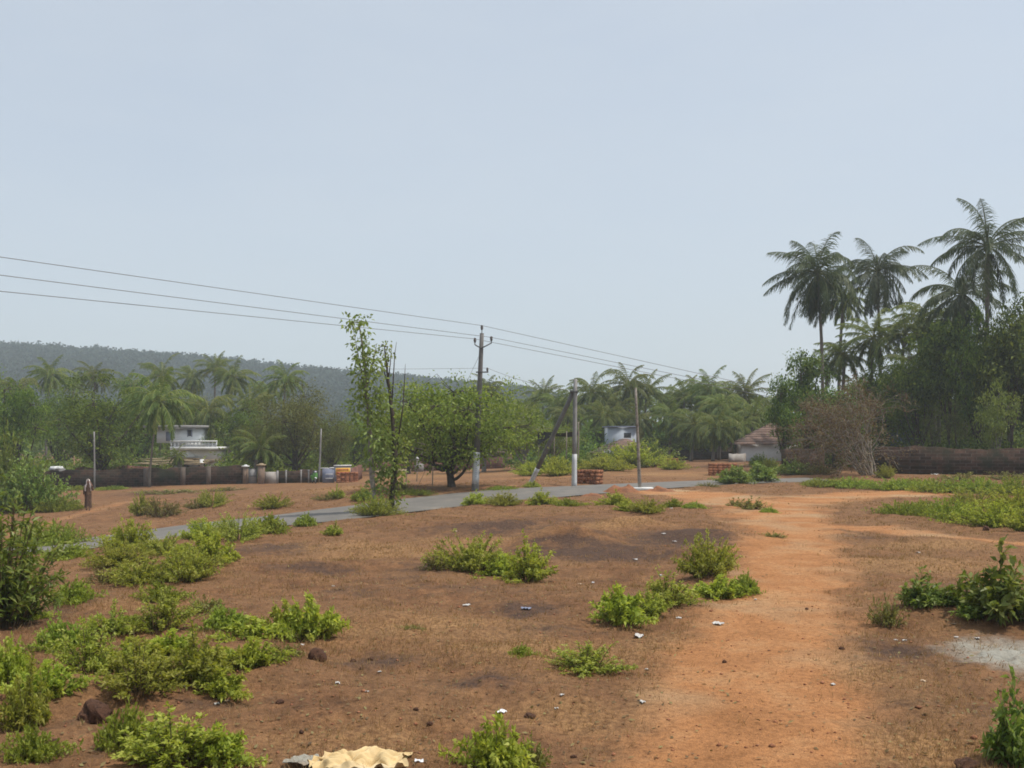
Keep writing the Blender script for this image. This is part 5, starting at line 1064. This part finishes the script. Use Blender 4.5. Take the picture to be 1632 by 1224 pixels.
for a in [(505,1058,26,.9,'pointed red laterite lump near the burnt patch',1),(562,1054,10,.7,'small red lump at the burnt patch edge',2),(590,1048,9,.7,'small red lump inside the burnt patch',3),(576,1066,8,.6,'tiny red lump at the near side of burnt patch',0),
          (445,1125,14,.5,'flat red lump below the right end of the near clump',2),(685,1152,9,.7,'small red stone up from the tan sheet',1),(663,1135,8,.8,'tiny dark stone above the small red stone',3),(845,1140,20,.4,'flat reddish slab stone near the silver plastic',0),
          (1342,1035,9,.6,'reddish pebble stone on the right border of the path',1),(1286,974,6,.7,'tiny dark stone on the orange path',2),(915,1202,10,.6,'pale stone by the bottom bush',3),(1155,1056,7,.8,'little dark stone at the path edge',1),(1545,1215,40,.5,'half-buried dark root stump at the lower right',2),
          (1573,845,10,.8,'dark stone under the right weed bushes',0),(85,1188,12,.5,'brown stone at the lower left',1),(60,1207,14,.5,'brown flat stone by the lower left corner',3),(480,1168,9,.7,'little brown stone left of the tan sheet top',0)]:
    stone(*a)
def mound(px, py, w, hh, label, seed):
    p = G(px, py); r = w/2/FPX*p.y; mb = MB(); rng = np.random.default_rng(seed); n, m_ = 26, 40; v = []
    for i in range(n+1):
        for j_ in range(m_):
            a = j_*2*math.pi/m_; u = i/n; xx, yy = r*u*math.cos(a), r*.6*u*math.sin(a); v.append((xx, yy, -.06))
    v = np.array(v); u = np.hypot(v[:, 0]/r, v[:, 1]/(r*.6)); v[:, 2] += hh*(1-u**1.6)*(.35+1.2*fbm(v[:, 0]*2.2+seed, v[:, 1]*2.2, 4, seed))+.05*(fbm(v[:, 0]*9, v[:, 1]*9, 2, seed)-.5)
    q = [[i*m_+j_, i*m_+(j_+1) % m_, (i+1)*m_+(j_+1) % m_, (i+1)*m_+j_] for i in range(n) for j_ in range(m_)]
    o = mb.add(v, np.array(q)[:, ::-1]).build('dirt_mound', M['mound'], smooth=True); o.location = (p.x, p.y, p.z); tag(o, label, 'dirt mound')
mound(990, 784, 70, .42, 'red dirt mound left of the white pole base', 2); mound(1050, 783, 60, .28, 'lower red dirt mound right of the white pole base', 5); mound(945, 790, 44, .22, 'small reddish dirt heap by the road before the brick stack', 7); mound(925, 858, 60, .0, 'x', 3) if False else None

def sheet(px, py, w, d, seed, mat, name, label, cat, amp, rz=0., n=26, group=None, lobes=.12, fq=1.0):
    """crumpled sheet lying on the ground, with thickness"""
    p = GH(px, py); rng = np.random.default_rng(seed); k = rng.normal(0, 1, (9, 2))*fq; ph = rng.uniform(0, 6, 9); W, Dp = w/FPX*p.y, d; v = []
    for i in range(n+1):
        for j_ in range(n+1):
            u, t_ = i/n*2-1, j_/n*2-1; f = 1+lobes*math.sin(3*u+ph[0])*math.cos(2.3*t_+ph[1])
            z = 0
            for q_ in range(9): z += abs(((k[q_, 0]*u+k[q_, 1]*t_)*1.3+ph[q_]) % 2-1)
            v.append((u*W/2*f+.03*W*math.sin(t_*5+ph[2])+.012*W*math.sin(t_*17+ph[4]), t_*Dp/2*f+.05*Dp*math.sin(u*6+ph[3])+.04*Dp*math.sin(u*15+ph[5]), max(.012*amp, amp*(z/9-.28)*1.7)))
    a = np.array(v); b = a.copy(); b[:, 2] -= .006; N1 = (n+1)**2
    q = [[i*(n+1)+j_, (i+1)*(n+1)+j_, (i+1)*(n+1)+j_+1, i*(n+1)+j_+1] for i in range(n) for j_ in range(n)]
    mb = MB(); mb.add(a, q); mb.add(b, np.array(q)[:, ::-1]); o = mb.build(name, mat); o.location = (p.x, p.y, p.z+.008); o.rotation_euler[2] = rz; tag(o, label, cat, group); return o
sheet(572, 1218, 138, .44, 4, M['tarp'], 'tan_sheet', 'crumpled tan plastic sheet lying at the bottom of the ground', 'sheet', .16, .06, 70, fq=1.7)
sheet(485, 1214, 48, .22, 9, M['cement'], 'torn_sheet', 'torn grey piece beside the left end of the tan sheet', 'sheet', .07, -.2, 12)
sheet(644, 1202, 28, .07, 12, M['tarp'], 'torn_sheet', 'small torn tan strip at the right end of the tan sheet', 'sheet', .03, .1, 10)
GLt = 'scraps of litter on the ground'
for i, (px, py, w, lab, mk) in enumerate([(668,1211,17,'shiny silver plastic bag right of the tan sheet','plastic'),(798,1132,22,'clear silver plastic bag above the bottom bush','plastic'),(1018,1010,26,'folded white and dark scrap at the near clump by the path','scrapwhite'),(1144,996,22,'flat white scrap on the left edge of the path','scrapwhite'),(1082,988,10,'small white scrap between the clump and path','scrapwhite'),(744,961,15,'white scrap on bare ground below the biggest middle bush','scrapwhite'),(605,1070,9,'pale scrap at the near edge of the burnt patch','scrapwhite'),(538,1092,14,'thin white scrap left of the burnt patch','scrapwhite'),(482,1030,9,'white pebble-like scrap at the foot of the feathery bush','scrapwhite'),
   (292,1097,9,'white scrap below the big near clump','scrapwhite'),(345,1119,11,'white scrap next to the yellow one below the near clump','scrapwhite'),(361,1116,11,'yellow scrap below the near clump','scraptan'),(1023,1124,14,'white scrap beside the lower part of the path','scrapwhite'),(1031,1062,8,'small white scrap right of the sparse bush','scrapwhite'),(887,1131,8,'small white scrap right of the silver plastic bag','scrapwhite'),(896,1113,10,'pale scrap up-right of the silver plastic bag','scrapwhite'),
   (1327,1092,11,'white scrap on the right side of the path','scrapwhite'),(1428,1026,7,'white scrap, left one of two before the reddish shrub','scrapwhite'),(1441,1026,9,'white scrap, right one of two before the reddish shrub','scrapwhite'),(1524,1017,9,'white scrap left of the cement patch','scrapwhite'),(1558,1020,12,'white crumpled cup-like scrap touching the cement patch','scrapwhite'),(1454,962,12,'pale scrap at the foot of the broad-leaved plant','scraptan'),(1518,992,12,'tan scrap on the mound before the right bush','scraptan'),(1463,880,9,'white scrap in the open clearing at right','scrapwhite'),(1204,955,8,'white scrap at the path border by the low bush','scrapwhite'),(1472,1090,10,'yellowish scrap in the grass left of the cement','scraptan'),
   (1013,893,10,'pale scrap in the dug hollow behind the path bushes','scrapwhite'),(1075,861,8,'white scrap, near one in the dug bank','scrapwhite'),(1058,852,9,'white scrap, far one in the dug bank','scrapwhite'),(945,928,7,'bluish scrap in the hollow right of the bright bush','plastic'),(1053,917,8,'grey scrap left of the tall light green bush','plastic'),(726,848,8,'tan scrap above the biggest middle bush','scraptan'),(925,932,8,'tan scrap beside the bluish one in the hollow','scraptan'),(531,934,7,'pale scrap on the open ground left of the middle bush','scrapwhite'),(1490,757,14,'white scrap at the base of the dark right wall','scrapwhite'),(1070,810,6,'tiny white scrap near the tuft by the white pole base','scrapwhite'),(585,1104,7,'tiny pale scrap right of the thin white one','scrapwhite'),(840,971,20,'bluish ash scrap on the burnt ground below the bright bush','bluegrey')]):
    sheet(px, py, w*.8, w/FPX*G(px, py).y*.5, 30+i, M[mk], 'litter_scrap', lab, 'litter', w/FPX*G(px, py).y*.25, i*.7, 7, GLt, .2)
# cement spill
p = G(1622, 1050); mb = MB(); n, m_ = 30, 96; v = []
for i in range(n+1):
    for j_ in range(m_):
        a = j_*2*math.pi/m_; rr = 1+.16*math.sin(2*a+1)+.13*math.sin(5*a)+.09*math.sin(9*a+2)+.06*math.sin(17*a+1); u = i/n; v.append((.46*rr*u*math.cos(a), .62*rr*u*math.sin(a), 0))
v = np.array(v); u = np.repeat(np.arange(n+1)/n, m_); v[:, 2] = HG(v[:, 0]+p.x, v[:, 1]+p.y)-p.z+.08*(1-u**2)-.035+.09*(fbm(v[:, 0]*5, v[:, 1]*5, 4, 2)-.5)
o = mb.add(v, np.array([[i*m_+j_, i*m_+(j_+1) % m_, (i+1)*m_+(j_+1) % m_, (i+1)*m_+j_] for i in range(n) for j_ in range(m_)])[:, ::-1]).build('cement_spill', M['cement'], smooth=True)
o.location = p; tag(o, 'pale grey cement spill hardened on the ground at the right edge', 'cement spill')

# ------------------------------------------------------------------ dry grass, gravel and leaf litter (uncountable)
def scatter(n, rng, ymin=4.6, ymax=62):
    py = HZ+CAMH*FPX/np.exp(rng.uniform(math.log(ymin), math.log(ymax), n)); y = CAMH*FPX/(py-HZ)
    px = rng.uniform(-150, 1782, n); x = (px-816)/FPX*y; return x, y
def ground_z(x, y):
    return HG(x, y)
def build_stuff():
    rng = np.random.default_rng(99)
    x, y = scatter(52000, rng); pa, dk, stw = soil_masks(x, y); d, _ = dist_poly(x, y, _cl); d = d-_HWV[_]+_hw
    dens = (.20+.75*stw+.5*(fbm(x*.5, y*.5, 3, 55) > .52))*(1-np.clip(pa*1.25, 0, .97))*(1-.7*dk); ok = (rng.random(len(x)) < dens) & (d > _hw+.3)
    x, y = x[ok], y[ok]; k = 5; X = np.repeat(x, k)+rng.normal(0, .05, len(x)*k); Yv = np.repeat(y, k)+rng.normal(0, .05, len(x)*k); z = ground_z(X, Yv)-.03
    n = len(X); hgt = rng.uniform(.025, .09, n); w = np.maximum(.004, Yv*.00042); a = rng.uniform(0, 6.28, n); le = rng.uniform(.2, 1.3, n)*hgt; b = rng.uniform(0, 6.28, n)
    v = np.stack([np.stack([X-np.cos(a)*w, Yv-np.sin(a)*w, z], 1), np.stack([X+np.cos(a)*w, Yv+np.sin(a)*w, z], 1), np.stack([X+np.cos(b)*le, Yv+np.sin(b)*le, z+hgt+.03], 1)], 1).reshape(-1, 3)
    var = np.repeat(np.clip(rng.normal(.42, .22, n), 0, 1), 3); mb = MB(); mb.add(v, t=np.arange(3*n).reshape(-1, 3), var=var)
    tag(mb.build('dry_grass', M['grass']), 'sparse dry brown grass on the red ground', 'grass', kind='stuff')
    # gravel
    x, y = scatter(9000, rng, 4.6, 40); s = np.maximum(rng.gamma(1.6, .0045, len(x)), y*.0003); d, _ = dist_poly(x, y, _cl); d = d-_HWV[_]+_hw; ok = d > _hw+.2; x, y, s = x[ok], y[ok], np.minimum(s[ok], .035)
    z = ground_z(x, y); n = len(x); o8 = np.array([[1,0,0],[0,1,0],[-1,0,0],[0,-1,0],[0,0,.7],[0,0,-.7]]); v = np.stack([x, y, z+s*.2], 1)[:, None]+o8[None]*s[:, None, None]*rng.uniform(.6, 1.3, (n, 6, 1))
    f = np.array([[0,1,4],[1,2,4],[2,3,4],[3,0,4],[1,0,5],[2,1,5],[3,2,5],[0,3,5]]); mb = MB(); mb.add(v.reshape(-1, 3), t=(f[None]+np.arange(n)[:, None, None]*6).reshape(-1, 3), var=np.repeat(rng.random(n), 6))
    tag(mb.build('gravel', M['laterite']), 'reddish gravel and clods on the ground', 'gravel', kind='stuff')
    x, y = scatter(9000, rng, 4.6, 45); pa, dk, stw = soil_masks(x, y); ok = rng.random(len(x)) > .75*pa; x, y = x[ok], y[ok]; n = len(x); z = ground_z(x, y)+.012
    mb = MB(); D = rvec(rng, n); D[:, 2] *= .25; mb.leaves(np.stack([x, y, z], 1), D, rvec(rng, n, 2.2), rng.uniform(.03, .075, n), rng.uniform(.018, .035, n), np.clip(rng.normal(.55, .28, n), 0, 1), droop=0)
    tag(mb.build('fallen_leaves', M['dryleaf']), 'fallen brown leaves scattered over the ground', 'leaves', kind='stuff')
build_stuff()

def undergrowth(name, label, boxes, mat, seed, L, per=130):
    rng = np.random.default_rng(seed); mb = MB()
    for (p0, p1, y0, y1, h0, h1, n) in boxes:
        y = rng.uniform(y0, y1, n); x = (rng.uniform(p0, p1, n)-816)/FPX*y; h = rng.uniform(h0, h1, n); z = H0(x, y)
        off = rvec(rng, n*per)*np.cbrt(rng.random((n*per, 1))); C = np.repeat(np.stack([x, y, z+h*.45], 1), per, 0)+off*np.repeat(np.stack([h*.75, h*.75, h*.55], 1), per, 0)
        mb.leaves(C, rvec(rng, n*per, .1), rvec(rng, n*per, .7), L, L*.5, np.clip(np.repeat(rng.random(n)*.5, per)+rng.random(n*per)*.5, 0, 1))
    tag(mb.build(name, M[mat]), label, 'undergrowth', kind='stuff')
undergrowth('garden_undergrowth', 'green undergrowth filling the gardens behind the walls', [(-150, 240, 94, 135, 1.6, 3.4, 120), (355, 560, 90, 130, 1.4, 3.2, 95), (240, 355, 108, 130, 2, 4, 35), (560, 860, 119, 150, 1.6, 3.6, 130)], 'mango', 61, .34)
undergrowth('palm_belt_undergrowth', 'shaded undergrowth beneath the palm belt', [(820, 960, 94, 140, 1.6, 3.6, 90), (900, 1260, 118, 150, 2, 5, 190), (1060, 1170, 112, 125, 1.2, 2.6, 40)], 'deep', 62, .36)
undergrowth('shade_undergrowth', 'dark undergrowth behind the shaded right wall', [(1290, 1700, 76, 100, 1.8, 4.2, 190), (1460, 1720, 68.5, 74, 1.4, 2.6, 60)], 'deep', 63, .32)
# ------------------------------------------------------------------ haze
m, nt, out = new_mat('haze_air'); pv_ = nt.nodes.new('ShaderNodeVolumePrincipled'); pv_.inputs['Color'].default_value = (.80, .91, 1.0, 1); pv_.inputs['Density'].default_value = .0006; pv_.inputs['Anisotropy'].default_value = .1
nt.links.new(pv_.outputs[0], out.inputs['Volume'])
mb = MB(); mb.box((0, 0, 48), (2440, 2440, 110)); o = mb.build('haze', m); tag(o, 'thin pale heat haze over the whole valley', 'haze', kind='stuff')
